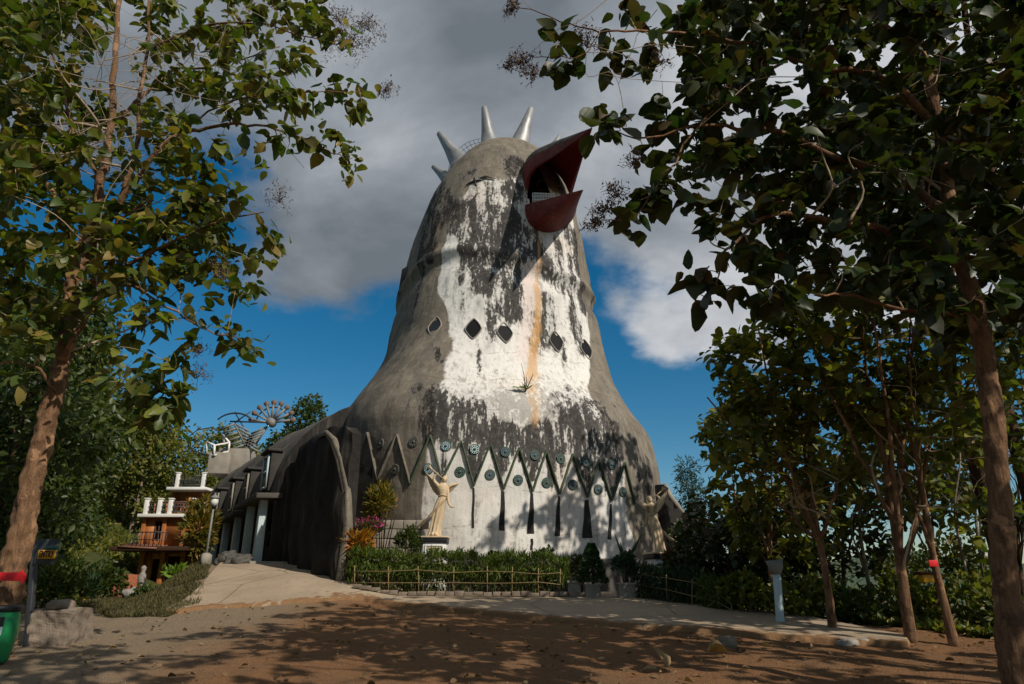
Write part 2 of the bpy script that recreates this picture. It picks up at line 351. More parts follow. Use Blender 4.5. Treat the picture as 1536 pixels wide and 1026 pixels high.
# ------------------------------------------------------------------ ground
def axis(lo, hi, step, far0, far1, k=16):
    a = np.arange(lo, hi + 1e-6, step)
    l = lo - np.geomspace(step * 2, lo - far0, k)[::-1]; h = hi + np.geomspace(step * 2, far1 - hi, k)
    return np.r_[l, a, h]
def make_ground():
    xs = axis(-15, 15, .17, -1500, 1500); ys = axis(6, 31, .17, -80, 3000)
    X, Y = np.meshgrid(xs, ys); Z = ground_z(X, Y)
    near = (np.abs(X) < 16) & (Y > 5) & (Y < 32)
    nz = np.zeros_like(Z)
    for i, j in zip(*np.where(near)):
        p = Vector((X[i, j], Y[i, j], 0)); nz[i, j] = .035 * mnoise.noise(p * .9) + .02 * mnoise.noise(p * 3.1) + .008 * mnoise.noise(p * 8)
    g = MB(); g.grid(np.stack([X, Y, Z + nz - .02], -1))
    t = NT('red_dirt_ground')
    n = t.noise(.55, 6, .6); n2 = t.noise(3.5, 8, .65); n3 = t.noise(28, 5, .7); v = t.vor(22)
    c = t.ramp(n, (.3, (.125, .055, .022)), (.5, (.205, .096, .04)), (.72, (.13, .08, .046)))
    c = t.mix(t.ss(n2, .45, .72), c, (.14, .07, .035)); c = t.mix(.35, c, t.ramp(n3, (.3, (.06, .036, .02)), (.7, (.29, .185, .105))))
    # paler trodden grit where people walk to the left path; mossy soil under the trees
    sx = t.N.new('ShaderNodeSeparateXYZ'); t.L.new(t.co, sx.inputs[0])
    pth = t.ss(t.math('ADD', sx.outputs[0], t.math('MULTIPLY', n, 3.0)), -2.2, -5.2)
    c = t.mix(t.math('MULTIPLY', pth, .8), c, t.ramp(n3, (.3, (.15, .118, .082)), (.7, (.27, .22, .155))))
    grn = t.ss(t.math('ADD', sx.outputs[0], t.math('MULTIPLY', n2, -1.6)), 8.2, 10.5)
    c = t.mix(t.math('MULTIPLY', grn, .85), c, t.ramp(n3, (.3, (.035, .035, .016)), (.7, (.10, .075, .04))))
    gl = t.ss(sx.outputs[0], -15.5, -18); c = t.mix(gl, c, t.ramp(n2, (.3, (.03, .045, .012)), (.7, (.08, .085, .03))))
    b = t.bump(n3, .6, .03, t.bump(t.math('SUBTRACT', 1.0, v), .35, .02, t.bump(n2, .6, .08)))
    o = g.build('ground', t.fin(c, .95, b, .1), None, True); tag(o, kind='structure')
    return o
make_ground()
def make_slab():
    fr = np.array([(-8.3, 17.0), (-7.6, 18.4), (-5.9, 19.3), (-4.1, 20.1), (-2, 18.45), (-.12, 16.85), (1.6, 15.7), (3.1, 14.76), (5.0, 13.6), (5.94, 13.0), (6.9, 12.9)])
    bk = np.array([(-10.3, 25.5), (-11.3, 28), (-11, 30), (-6, 28), (-4, 26), (-1.5, 26), (1, 26), (4, 25), (5.4, 20), (6.4, 17.3), (7.3, 13.5)])
    k = np.arange(len(fr)); u = np.linspace(0, len(fr) - 1, 260); v = np.r_[0, .006, np.linspace(.02, 1, 70)]
    f = np.c_[np.interp(u, k, fr[:, 0]), np.interp(u, k, fr[:, 1])]; b = np.c_[np.interp(u, k, bk[:, 0]), np.interp(u, k, bk[:, 1])]
    jit = np.array([.10 * mnoise.noise(Vector((p[0] * 2.2, p[1] * 2.2, 3))) + .05 * mnoise.noise(Vector((p[0] * 8, p[1] * 8, 1))) for p in f]); f[:, 1] += jit
    P = f[None] * (1 - v[:, None, None]) + b[None] * v[:, None, None]
    z = ground_z(P[..., 0], P[..., 1]) + .075
    z[0] -= .22; z[1] -= .018
    z[1:] += np.array([[.012 * mnoise.noise(Vector((p[0] * .8, p[1] * .8, 0))) for p in r] for r in P[1:]])
    z[:, -1] -= .2; z[:, 0] -= .2
    m = MB(); m.grid(np.dstack([P, z]))
    t = NT('worn_concrete_paving'); n = t.noise(.7, 7, .6); n2 = t.noise(5, 7, .65); n3 = t.noise(40, 3)
    c = t.ramp(n, (.3, (.24, .18, .12)), (.6, (.34, .265, .185)), (.8, (.27, .21, .15)))
    c = t.mix(t.ss(n2, .5, .75), c, (.22, .155, .095)); c = t.mix(.2, c, t.ramp(n3, (.3, (.2, .16, .12)), (.7, (.5, .43, .34))))
    cr = t.vor(.32, t.mp((1, 1, .2), vec=None), 'DISTANCE_TO_EDGE'); c = t.mix(t.math('MULTIPLY', t.ss(cr, .012, .004), .6), c, (.13, .10, .07))
    ea = t.attr('soil'); c = t.mix(t.ss(t.math('ADD', ea, t.math('ADD', t.math('MULTIPLY', t.math('SUBTRACT', n2, .5), 1.6), t.math('MULTIPLY', t.math('SUBTRACT', n, .5), 1.4))), .38, .62), c, t.ramp(n3, (.3, (.13, .072, .036)), (.7, (.24, .135, .066))))
    o = m.build('concrete_plaza', t.fin(c, .9, t.bump(n2, .3, .02, t.bump(n3, .25, .006)), .15), None, True); tag(o, kind='structure')
    so = np.exp(-(np.broadcast_to(v[:, None], z.shape) * np.linalg.norm(b - f, axis=1)[None]) / .55) * .9 + np.exp(-((1 - np.broadcast_to(v[:, None], z.shape)) * 6)) * .4
    a_ = o.data.attributes.new('soil', 'FLOAT', 'POINT'); a_.data.foreach_set('value', np.ascontiguousarray(so, dtype=np.float32).ravel())
make_slab()
def make_hills():
    a = np.linspace(R(-20), R(75), 120); rr = np.array([420, 520, 640, 900.]); hh = [0, .55, 1, .2]; P = []
    for r, k in zip(rr, hh):
        top = np.array([34 + 14 * mnoise.noise(Vector((x * 5, 1, 0))) + 7 * mnoise.noise(Vector((x * 17, 4, 0))) for x in a])
        P.append(np.c_[np.sin(a) * r, np.cos(a) * r, -14 + k * top * (r / 640)])
    m = MB(); m.grid(np.stack(P)); t = NT('wooded_hills'); n = t.noise(.02, 8, .7); n2 = t.noise(.15, 5, .7)
    c = t.mix(.5, t.ramp(n, (.3, (.03, .055, .03)), (.7, (.07, .10, .05))), t.ramp(n2, (.3, (.02, .04, .022)), (.7, (.08, .11, .06))))
    tag(m.build('hills', t.fin(c, 1.0), None, True), kind='structure')
make_hills()

# ------------------------------------------------------------------ the church shaped like a bird
PSI = R(22)
EF = np.array([math.sin(PSI), -math.cos(PSI), 0]); EL = np.array([math.cos(PSI), math.sin(PSI), 0])
PROF = np.array([(0.2, -0.65, 31.00, 6.63, 2.70), (2.0, -0.69, 31.00, 6.72, 2.70), (4.0, -0.81, 31.00, 6.78, 2.70), (6.0, -0.94, 31.00, 6.82, 2.70), (7.5, -1.18, 31.00, 6.67, 2.62),
    (8.5, -1.28, 31.02, 6.20, 2.58), (9.5, -1.19, 31.07, 5.67, 2.52), (10.5, -1.03, 31.12, 5.26, 2.49), (11.5, -0.91, 31.18, 5.00, 2.46), (12.5, -0.88, 31.19, 4.85, 2.44), (14.0, -0.90, 31.15, 4.63, 2.40),
    (16.0, -0.81, 31.10, 4.35, 2.35), (18.0, -0.70, 31.05, 3.99, 2.30), (19.5, -0.59, 31.01, 3.64, 2.26), (20.5, -0.52, 30.88, 3.21, 2.24), (21.5, -0.44, 30.65, 2.60, 2.21), (22.2, -0.35, 30.46, 1.95, 2.20), (22.6, -.30, 30.4, 1.30, 2.2), (22.82, -.28, 30.35, .55, 2.1), (22.86, -.28, 30.35, .02, 2.0)])
zr = np.r_[np.linspace(.2, 21.5, 230), np.linspace(21.58, 22.86, 22)]
def smooth_interp(z, k):
    x = PROF[:, 0]; y = PROF[:, k]; d = np.gradient(y, x)
    i = np.clip(np.searchsorted(x, z) - 1, 0, len(x) - 2); h = x[i + 1] - x[i]; t = (z - x[i]) / h
    if k == 3:  # limit overshoot near the crown
        d = np.where(np.abs(d) > 3, np.sign(d) * 3, d)
    return (2 * t**3 - 3 * t**2 + 1) * y[i] + (t**3 - 2 * t**2 + t) * h * d[i] + (-2 * t**3 + 3 * t**2) * y[i + 1] + (t**3 - t**2) * h * d[i + 1]
NA = 400
tha = np.linspace(-np.pi, np.pi, NA, endpoint=False)      # angle from the facing direction, + to the right
def body_ring(z):
    cx, cy, a, n = (smooth_interp(np.array([z]), k)[0] for k in (1, 2, 3, 4)); a = max(a, .015); e = 2 / n
    s_, c_ = np.sin(tha), np.cos(tha)
    L_ = np.sign(s_) * np.abs(s_)**e * a; F_ = np.sign(c_) * np.abs(c_)**e * a
    P = np.array([cx, cy, z]) + L_[:, None] * EL + F_[:, None] * EF
    return P, a
rings = [body_ring(z) for z in zr]
BP = np.stack([r[0] for r in rings]); BA = np.array([r[1] for r in rings])
# hand plastered unevenness, pushed out along the horizontal normal
ctr = BP.mean(axis=1, keepdims=True); out_ = BP - ctr; out_ /= np.linalg.norm(out_, axis=2, keepdims=True) + 1e-9
dsp = np.zeros(BP.shape[:2])
for i in range(BP.shape[0]):
    for j in range(NA):
        p = Vector(BP[i, j]); dsp[i, j] = .10 * mnoise.noise(p * .35) + .05 * mnoise.noise(Vector((p.x, p.y, p.z * .6)) * 1.1) + .015 * mnoise.noise(p * 3.0)
phi = np.broadcast_to(tha, dsp.shape); ZZ = np.broadcast_to(zr[:, None], dsp.shape)
# a plaster shelf round the neck and a hollow under it
shelf = .16 * np.exp(-((ZZ - 14.6 + .45 * np.sin(phi * 2.1)) / .28)**2) - .10 * np.exp(-((ZZ - 13.9 + .45 * np.sin(phi * 2.1)) / .4)**2)
dsp += shelf * sstep(2.4, 1.6, np.abs(phi)); dsp *= np.clip(BA / 2.0, 0, 1)[:, None]
BP = BP + out_ * dsp[..., None]
SARC = phi * BA[:, None]
bvh_v = [tuple(p) for p in BP.reshape(-1, 3)]
iq = np.arange(len(zr) - 1)[:, None] * NA; jq = np.arange(NA)[None]
BF = np.stack([iq + jq, iq + (jq + 1) % NA, iq + NA + (jq + 1) % NA, iq + NA + jq], -1).reshape(-1, 4)
BVH = BVHTree.FromPolygons(bvh_v, BF.tolist())
CAMV = Vector((0, 0, CZ))
def surf(px, py):
    h = BVH.ray_cast(CAMV, Vector(ray(px, py)).normalized())
    if h[0] is None: return None
    n = h[1] if h[1].dot(h[0] - CAMV) < 0 else -h[1]
    return np.array(h[0]), np.array(n), h[2]
def sz(px, py):
    """arc position and height of a survey pixel on the body"""
    h = surf(px, py)
    if h is None: return None
    i, j = divmod(h[2], NA)
    return SARC[min(i, len(zr) - 1), j], h[0][2], phi[0, j]

ZPX = [(540, 690), (552.6, 649), (568, 719.5), (596.5, 652), (616, 725), (646, 653), (663.5, 719.5), (692, 661.5), (711, 728), (735.5, 666), (755.5, 733.5), (778, 672), (798.5, 737), (819, 676), (838.5, 740.5), (858.5, 681), (880.5, 746), (897, 690), (916.5, 751), (936, 694), (951.7, 755), (966, 703), (975, 752)]
# ---- stains: painted breast, mould with painted-in shade, rust run-off (in the plaster colour, laid out in arc length / height)
def line_of(pts):
    q = [sz(*p) for p in pts]; q = [v for v in q if v]; q.sort(key=lambda v: v[1]); return np.array(q)
Lb = line_of([(640, 838), (642, 760), (641, 700), (646, 640), (655, 600), (668, 560), (676, 520), (674, 470), (662, 440), (661, 400), (672, 350), (690, 310), (700, 285)])
Rb = line_of([(950, 835), (945, 760), (935, 690), (912, 650), (893, 610), (886, 580), (885, 540), (884, 500), (882, 470), (874, 430), (868, 390), (862, 352)])
wob = np.array([[mnoise.noise(Vector((p[0] * .8, p[1] * .8, p[2] * .7))) for p in r] for r in BP])
pl = np.interp(zr, Lb[:, 1], Lb[:, 2])[:, None]; pr = np.interp(zr, Rb[:, 1], Rb[:, 2])[:, None]
edge = .07 * wob
white = sstep(-.02, .035, phi - pl + edge) * sstep(-.02, .035, pr - phi + edge) * sstep(19.6, 18.4, ZZ + 1.5 * wob + .5 * np.sin(phi * 7))
def blobs(lst):
    A = np.zeros_like(SARC)
    for px, py, rx, ry, st in lst:
        q = sz(px, py)
        if q is None: continue
        m = 31.0 / FPX * 1.0
        A += st * np.exp(-(np.abs((SARC - q[0]) / (rx * m))**2.6) - np.abs((ZZ - q[1]) / (ry * m * 1.1))**2.6)
    return A
def streaks(lst):
    A = np.zeros_like(SARC)
    for x0, y0, x1, y1, w, st in lst:
        a = sz(x0, y0); b = sz(x1, y1)
        if a is None or b is None: continue
        zt, zb = a[1], b[1]; k = np.clip((zt - ZZ) / max(zt - zb, .1), 0, 1)
        s0 = a[2] + (b[2] - a[2]) * k
        A += st * np.exp(-np.abs((phi - s0) * BA[:, None] / (w * .030))**2.4) * sstep(zt + .3, zt - .3, ZZ) * sstep(zb - .5, zb + .3, ZZ)
    return A
mould_shade = streaks([(716, 325, 722, 395, 20, .8), (718, 395, 722, 440, 13, .9), (755, 345, 770, 480, 11, .85), (735, 455, 738, 515, 9, .75), (735, 400, 736, 440, 7, .55),
                 (700, 360, 704, 395, 12, .6), (812, 370, 826, 420, 11, .8), (838, 360, 846, 440, 10, .7), (822, 440, 828, 520, 10, .8), (815, 470, 812, 530, 6, .5), (862, 345, 876, 470, 9, .8), (868, 480, 872, 530, 9, .75),
                 (885, 420, 890, 470, 8, .5), (720, 520, 722, 560, 4, .5), (848, 500, 850, 560, 5, .4), (655, 520, 664, 548, 9, .6), (775, 400, 782, 470, 5, .5)]) \
    + blobs([(700, 318, 34, 24, .8), (745, 320, 30, 16, .45), (690, 345, 26, 18, .5), (760, 355, 20, 26, .7), (800, 365, 14, 30, .6), (850, 345, 18, 24, .55), (665, 300, 22, 20, .35), (735, 285, 20, 20, .35), (775, 245, 22, 22, .35), (770, 285, 20, 18, .35),
             (665, 625, 30, 30, .75), (715, 625, 34, 26, .6), (690, 655, 50, 18, .7), (745, 645, 34, 16, .5), (790, 660, 30, 16, .45), (850, 650, 34, 26, .55), (900, 640, 28, 36, .8), (880, 680, 40, 26, .75), (820, 690, 30, 24, .5),
             (758, 683, 22, 22, .5), (802, 690, 22, 26, .5), (850, 700, 26, 30, .6), (918, 700, 24, 40, .5), (712, 700, 14, 20, .55), (668, 700, 10, 20, .3), (640, 660, 8, 30, .35), (650, 585, 16, 14, .3), (925, 760, 16, 30, .3), (900, 775, 14, 26, .35), (860, 600, 24, 20, .25)]) \
    - blobs([(780, 630, 26, 14, .5), (745, 660, 30, 9, .5), (700, 640, 30, 8, .5), (715, 672, 12, 10, .8), (668, 668, 14, 14, .7), (737, 700, 12, 20, .6), (778, 705, 12, 22, .6), (822, 715, 12, 22, .6), (859, 725, 12, 22, .6), (690, 705, 16, 26, .8), (643, 710, 12, 26, .6)])
white = np.clip(white + blobs([(756, 286, 20, 16, .55), (772, 258, 6, 32, .6), (700, 296, 20, 9, .5), (790, 262, 6, 24, .35)]), 0, 1)
mould_shade = mould_shade + streaks([(650, 296, 648, 388, 15, .95), (640, 330, 628, 392, 14, .9), (632, 400, 622, 470, 8, .4)])  # mould and shade on the head's left side, both painted dark here
zzq = np.array([sz(*p) for p in ZPX if sz(*p)]); zline = np.interp(phi, zzq[:, 2], zzq[:, 1])
below = sstep(.06, -.10, ZZ - zline) * (phi > zzq[0, 2]) * (phi < zzq[-1, 2])
above = sstep(-.05, .1, ZZ - zline) * sstep(1.9, .6, ZZ - zline) * white
mould_shade = mould_shade * (1 - .8 * below) + .5 * above * (phi > zzq[6, 2])
mould_shade = mould_shade + blobs([(660, 285, 22, 26, .5), (700, 262, 30, 16, .35), (775, 250, 16, 22, .6), (772, 292, 16, 22, .7), (690, 330, 40, 16, .5), (640, 350, 14, 60, .6), (735, 335, 50, 10, .35)]) + streaks([(746, 340, 752, 470, 8, .55), (690, 330, 694, 470, 7, .5), (800, 440, 800, 520, 5, .3), (856, 380, 862, 500, 8, .6), (785, 350, 776, 440, 8, .6), (640, 560, 600, 640, 12, .28), (612, 480, 590, 560, 10, .25), (560, 590, 540, 700, 14, .25), (905, 560, 930, 640, 12, .25), (950, 650, 960, 760, 16, .35), (970, 680, 985, 800, 16, .35), (600, 720, 598, 820, 16, .35), (560, 700, 555, 800, 20, .35)])
mould_shade = mould_shade + blobs([(690, 322, 42, 17, .6), (748, 324, 46, 15, .6), (668, 312, 20, 26, .5)]) - streaks([(684, 352, 682, 450, 9, .5), (748, 400, 748, 450, 5, .4)])
mould_shade = np.minimum(mould_shade, .70 + .12 * np.sin(phi * 23) * np.sin(ZZ * .9))
lowwhite = (ZZ < np.interp(phi, [-1.2, 1.4], [5.0, 3.6]))
mould_shade -= .35 * lowwhite
grey = blobs([(745, 440, 18, 44, .6), (700, 290, 40, 30, .5), (760, 265, 30, 26, .5), (730, 600, 60, 26, .6), (800, 600, 40, 24, .55), (790, 640, 40, 30, .6), (870, 590, 30, 20, .5), (735, 250, 44, 26, .9), (690, 270, 30, 30, .7),
              (745, 330, 16, 20, .5), (790, 820, 160, 26, .25), (730, 370, 60, 40, .45), (830, 400, 40, 60, .4), (700, 420, 30, 40, .35), (780, 480, 90, 20, .2)])
rust = streaks([(812, 352, 806, 430, 3.5, .65), (806, 430, 798, 560, 4, .9), (798, 555, 806, 640, 7, .55), (660, 330, 655, 420, 9, .35), (855, 720, 850, 760, 10, .3), (700, 720, 698, 760, 10, .18)])
pinkw = streaks([(806, 350, 795, 420, 10, .9), (795, 420, 786, 540, 9, .8)])

church = thing('bird_shaped_church', (-.8, 31, .9), 'huge weathered concrete building shaped like a crowned bird with an open red beak', 'church')
def body_mat():
    t = NT('painted_weathered_plaster')
    wa, ma, ga, ra, pa = (t.attr(n) for n in ('whitewash', 'mould_shade', 'worn', 'rust', 'pinkish'))
    vs = t.mp((2.6, 2.6, .32)); st = t.noise(1.0, 8, .62, vs, .3); st2 = t.noise(3.2, 7, .65, vs)
    fn = t.noise(5.5, 9, .68); mid = t.noise(1.3, 7, .62); big = t.noise(.35, 5, .55); gr = t.noise(34, 4, .7)
    fl = t.noise(11, 6, .7, t.mp((1, 1, .6))); dr = t.noise(1.0, 8, .68, t.mp((8, 8, 1.5)), .5)
    conc = t.ramp(mid, (.28, (.085, .072, .055)), (.5, (.155, .133, .104)), (.75, (.24, .21, .168)))
    conc = t.mix(t.math('MULTIPLY', t.ss(st, .46, .66), .65), conc, (.060, .050, .040)); conc = t.mix(t.math('MULTIPLY', t.ss(t.noise(.8, 7, .65), .50, .64), .6), conc, (.055, .048, .040))
    conc = t.mix(.25, conc, t.ramp(gr, (.3, (.10, .09, .07)), (.7, (.38, .34, .28))))
    wh = t.ramp(st, (.3, (.40, .39, .37)), (.5, (.66, .645, .61)), (.75, (.50, .475, .44)))
    wh = t.mix(t.math('MULTIPLY', t.ss(st2, .52, .72), .5), wh, (.44, .43, .41))
    wh = t.mix(t.math('MULTIPLY', t.ss(big, .52, .66), .35), wh, (.72, .58, .48))
    wh = t.mix(.12, wh, t.ramp(gr, (.3, (.45, .44, .42)), (.7, (.85, .84, .82))))
    gsel = t.ss(t.math('ADD', t.math('MULTIPLY', ga, .6), t.math('ADD', t.math('MULTIPLY', t.math('SUBTRACT', fn, .5), 2.4), t.math('ADD', t.math('MULTIPLY', t.math('SUBTRACT', st, .5), 2.2), t.math('MULTIPLY', t.math('SUBTRACT', t.noise(1.0, 8, .68, t.mp((6, 6, .8)), .3), .5), 2.0)))), .22, .62)
    wh = t.mix(t.math('MULTIPLY', gsel, .8), wh, t.ramp(fn, (.3, (.20, .19, .175)), (.7, (.37, .355, .33))))
    # casting joints every metre or so, and hairline cracks
    sx = t.N.new('ShaderNodeSeparateXYZ'); t.L.new(t.co, sx.inputs[0]); zj = t.math('ADD', sx.outputs[2], t.math('MULTIPLY', t.noise(.5, 3), .9)); jt = t.math('ABSOLUTE', t.math('SUBTRACT', t.math('FRACT', t.math('MULTIPLY', zj, .72)), .5))
    jl = t.math('MULTIPLY', t.ss(jt, .022, .004), t.ss(fn, .42, .56)); ck = t.vor(.9, t.mp((1, 1, .55)), 'DISTANCE_TO_EDGE'); cl = t.math('MULTIPLY', t.ss(ck, .010, .003), t.ss(mid, .5, .6))
    wh = t.mix(t.math('MULTIPLY', jl, .5), wh, (.20, .19, .175)); conc = t.mix(t.math('MULTIPLY', jl, .55), conc, (.05, .043, .035)); conc = t.mix(t.math('MULTIPLY', cl, .6), conc, (.04, .034, .028))
    conc = t.mix(t.math('MULTIPLY', t.ss(t.noise(1.0, 7, .66, t.mp((7, 7, .5)), .3), .52, .68), .4), conc, (.34, .30, .25))
    # whitewash flaked to its edge
    we = t.ss(t.math('ADD', wa, t.math('ADD', t.math('MULTIPLY', t.math('SUBTRACT', fn, .5), 1.2), t.math('ADD', t.math('MULTIPLY', t.math('SUBTRACT', st, .5), 1.3), t.math('MULTIPLY', t.math('SUBTRACT', dr, .5), 1.2)))), .26, .76)
    c = t.mix(we, conc, wh)
    c = t.mix(t.math('MULTIPLY', pa, .75), c, (.62, .50, .455))
    # mould and painted shade: ragged, streaky
    nz = t.math('ADD', t.math('MULTIPLY', t.math('SUBTRACT', fn, .5), 1.2), t.math('ADD', t.math('MULTIPLY', t.math('SUBTRACT', st, .5), 2.6), t.math('ADD', t.math('MULTIPLY', t.math('SUBTRACT', dr, .5), 2.2), t.math('MULTIPLY', t.math('SUBTRACT', fl, .5), 1.2))))
    mm = t.math('ADD', t.math('MULTIPLY', ma, 1.05), t.math('MULTIPLY', nz, t.math('ADD', .42, t.math('MULTIPLY', ma, .95, True))))
    mk = t.ss(mm, .40, .58)
    dk = t.ramp(fn, (.3, (.009, .008, .008)), (.5, (.028, .025, .024)), (.62, (.075, .069, .064)), (.8, (.15, .14, .13)))
    c = t.mix(t.math('MULTIPLY', mk, .95), c, dk)
    mh = t.math('MULTIPLY', t.math('SUBTRACT', t.ss(mm, .14, .46), mk, True), .55); c = t.mix(mh, c, (.16, .15, .14))
    rk = t.ss(t.math('ADD', ra, t.math('MULTIPLY', t.math('SUBTRACT', st2, .5), 1.4)), .25, .8); c = t.mix(t.math('MULTIPLY', rk, .75), c, (.50, .29, .115))
    b = t.bump(fn, .35, .03, t.bump(mid, .5, .08)); b = t.bump(gr, .2, .01, b)
    return t.fin(c, .92, b, .12)
# leave the mouth open
keep = np.ones(len(BF), bool)
mouth_poly = np.array([(791, 286), (795, 266), (806, 250), (838, 240), (856, 262), (858, 290), (830, 308), (796, 312)])
def in_poly(x, y, P):
    ins = False; j = len(P) - 1
    for i in range(len(P)):
        if (P[i][1] > y) != (P[j][1] > y) and x < (P[j][0] - P[i][0]) * (y - P[i][1]) / (P[j][1] - P[i][1]) + P[i][0]: ins = not ins
        j = i
    return ins
# its outline on the plaster, in angle and height
mp_ = np.array([(sz(*p)[2], sz(*p)[1]) for p in mouth_poly if sz(*p)])
for f, q in enumerate(BF):
    i, j = divmod(f, NA)
    if zr[i] > 17 and in_poly(tha[j], zr[i], mp_): keep[f] = False
mb = MB(); mb.add(BP.reshape(-1, 3), BF[keep]); MBODY = body_mat()
body = mb.build('body', MBODY, church, True)
for nm, A in (('whitewash', white), ('mould_shade', mould_shade), ('worn', grey), ('rust', rust), ('pinkish', pinkw)):
    a = body.data.attributes.new(nm, 'FLOAT', 'POINT'); a.data.foreach_set('value', np.ascontiguousarray(A, dtype=np.float32).ravel())
plm = MB()
Pp = body_ring(1.0)[0]; plm.grid(np.stack([np.c_[Pp[:, :2] + (Pp[:, :2] - Pp[:, :2].mean(0)) * .02, np.full(NA, z)] for z in (.3, 2.0, 2.12)] + [np.c_[Pp[:, :2], np.full(NA, 2.16)]]), closed=True)
plm.build('plinth', M['conc_dark'], church, True)

def frame(n):
    n = n / np.linalg.norm(n); t = np.cross((0, 0, 1.0), n); t /= np.linalg.norm(t); return t, np.cross(n, t), n
# diamond windows
for k, (px, py, hw, hh) in enumerate([(652.5, 490, .30, .46), (710, 493.5, .31, .49), (757, 499.5, .31, .49), (834, 512.5, .32, .49), (879, 524.5, .32, .48)]):
    P, n, _ = surf(px, py); t, u, n = frame(n)
    def dia(s, o, N=32):
        a = np.linspace(0, 2 * np.pi, N, endpoint=False); e = 2 / 1.30
        return P + n * o + (np.sign(np.cos(a)) * np.abs(np.cos(a))**e * hw * s)[:, None] * t + (np.sign(np.sin(a)) * np.abs(np.sin(a))**e * hh * s)[:, None] * u
    w = MB(); w.grid(np.stack([dia(1.14, -.12), dia(1.14, .03), dia(1.10, .06), dia(1.02, .06), dia(1.0, -.01)]), closed=True)
    w = w.build('window', M['conc'], church, True)
    g = MB(); g.add(dia(1.01, .015), [list(range(32))]); g.build('pane', M['glass'] if k == 0 else M['dark_pane'], w)

# zigzag trim
Zp = ZPX
for k in range(len(Zp) - 1):
    pts = []
    for s in np.linspace(0, 1, 9):
        h = surf(Zp[k][0] + (Zp[k + 1][0] - Zp[k][0]) * s, Zp[k][1] + (Zp[k + 1][1] - Zp[k][1]) * s)
        if h: pts.append(h)
    if len(pts) < 4: continue
    m = MB(); rows = []
    for i, (p, n, _) in enumerate(pts):
        d = pts[min(i + 1, len(pts) - 1)][0] - pts[max(i - 1, 0)][0]; d /= np.linalg.norm(d); sd = np.cross(n, d)
        rows.append(np.array([p - sd * .035 - n * .05, p - sd * .026 + n * .10, p + sd * .026 + n * .10, p + sd * .035 - n * .05]))
    m.grid(np.stack(rows)); m.add(rows[0], [[0, 1, 2, 3]]); m.add(rows[-1], [[3, 2, 1, 0]])
    m.build('zigzag_moulding', MBODY if k < 4 or k > 19 else M['greenp'], church)
# rosettes
Ro = [(571, 665.5), (621, 663), (669, 669), (712, 674), (758, 678), (802, 683), (841, 688), (879, 693), (917, 697), (543, 700), (593, 704), (643, 703), (690, 708), (735, 712), (777, 720), (820, 724), (859, 727), (897, 734), (934, 738)]
for k, (px, py) in enumerate(Ro):
    P, n, _ = surf(px, py); t, u, n = frame(n); r = .185; m = MB()
    a = np.linspace(0, 2 * np.pi, 36, endpoint=False)
    def rg(rad, o): return P + n * o + np.cos(a)[:, None] * t * rad + np.sin(a)[:, None] * u * rad
    m.grid(np.stack([rg(r, -.05), rg(r, .03), rg(r * .9, .05), rg(r * .82, .035)]), 0, True)
    m.grid(np.stack([rg(r * .82, .035), rg(r * .3, .035)]), 2, True)
    for q in range(10):
        b = q * 2 * np.pi / 10; c = P + n * .04 + (math.cos(b) * t + math.sin(b) * u) * r * .6
        d_ = (math.cos(b) * t + math.sin(b) * u) * r * .19; s_ = (-math.sin(b) * t + math.cos(b) * u) * r * .13
        m.add([c - d_, c + s_, c + d_, c - s_, c + n * .03], [[0, 1, 4], [1, 2, 4], [2, 3, 4], [3, 0, 4]], 1)
    m.grid(np.stack([rg(r * .3, .035), rg(r * .26, .06), rg(.005, .07)]), 1, True)
    if k in (0, 1, 9, 10): ms = [M['rosette_grey']] * 3
    else: ms = [M['rosette_green'], M['rosette_green'] if k % 3 == 0 else M['rosette_blue'], M['pale_blue'] if k in (2, 3, 11) else M['rosette_grey']]
    m.build('rosette', ms, church)
# flat dark strips on the wall below the zigzag valleys
def dark_strip(poly, name='dark_strip'):
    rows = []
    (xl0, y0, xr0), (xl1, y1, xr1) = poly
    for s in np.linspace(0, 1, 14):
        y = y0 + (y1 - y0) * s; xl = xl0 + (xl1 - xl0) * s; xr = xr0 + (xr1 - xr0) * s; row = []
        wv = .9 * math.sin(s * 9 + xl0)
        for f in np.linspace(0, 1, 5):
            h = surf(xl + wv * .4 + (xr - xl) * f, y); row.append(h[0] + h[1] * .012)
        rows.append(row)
    m = MB(); m.grid(np.array(rows)); m.build(name, M['dark_strip'], church, True)
t = NT('black_plaster'); n_ = t.noise(3, 7, .65); M['dark_strip'] = t.fin(t.ramp(n_, (.3, (.010, .010, .010)), (.7, (.035, .032, .03))), .95)
for p in [((752, 737, 757), (748, 796, 757)), ((796, 740, 800), (790, 800.5, 801)), ((836.5, 744, 840), (831.5, 804, 840)), ((877, 750, 883), (873, 807, 889)), ((915, 756, 918), (911, 809, 917)), ((796, 808, 800), (795, 825, 799)), ((709, 732, 712), (707, 792, 711))]: dark_strip(p)

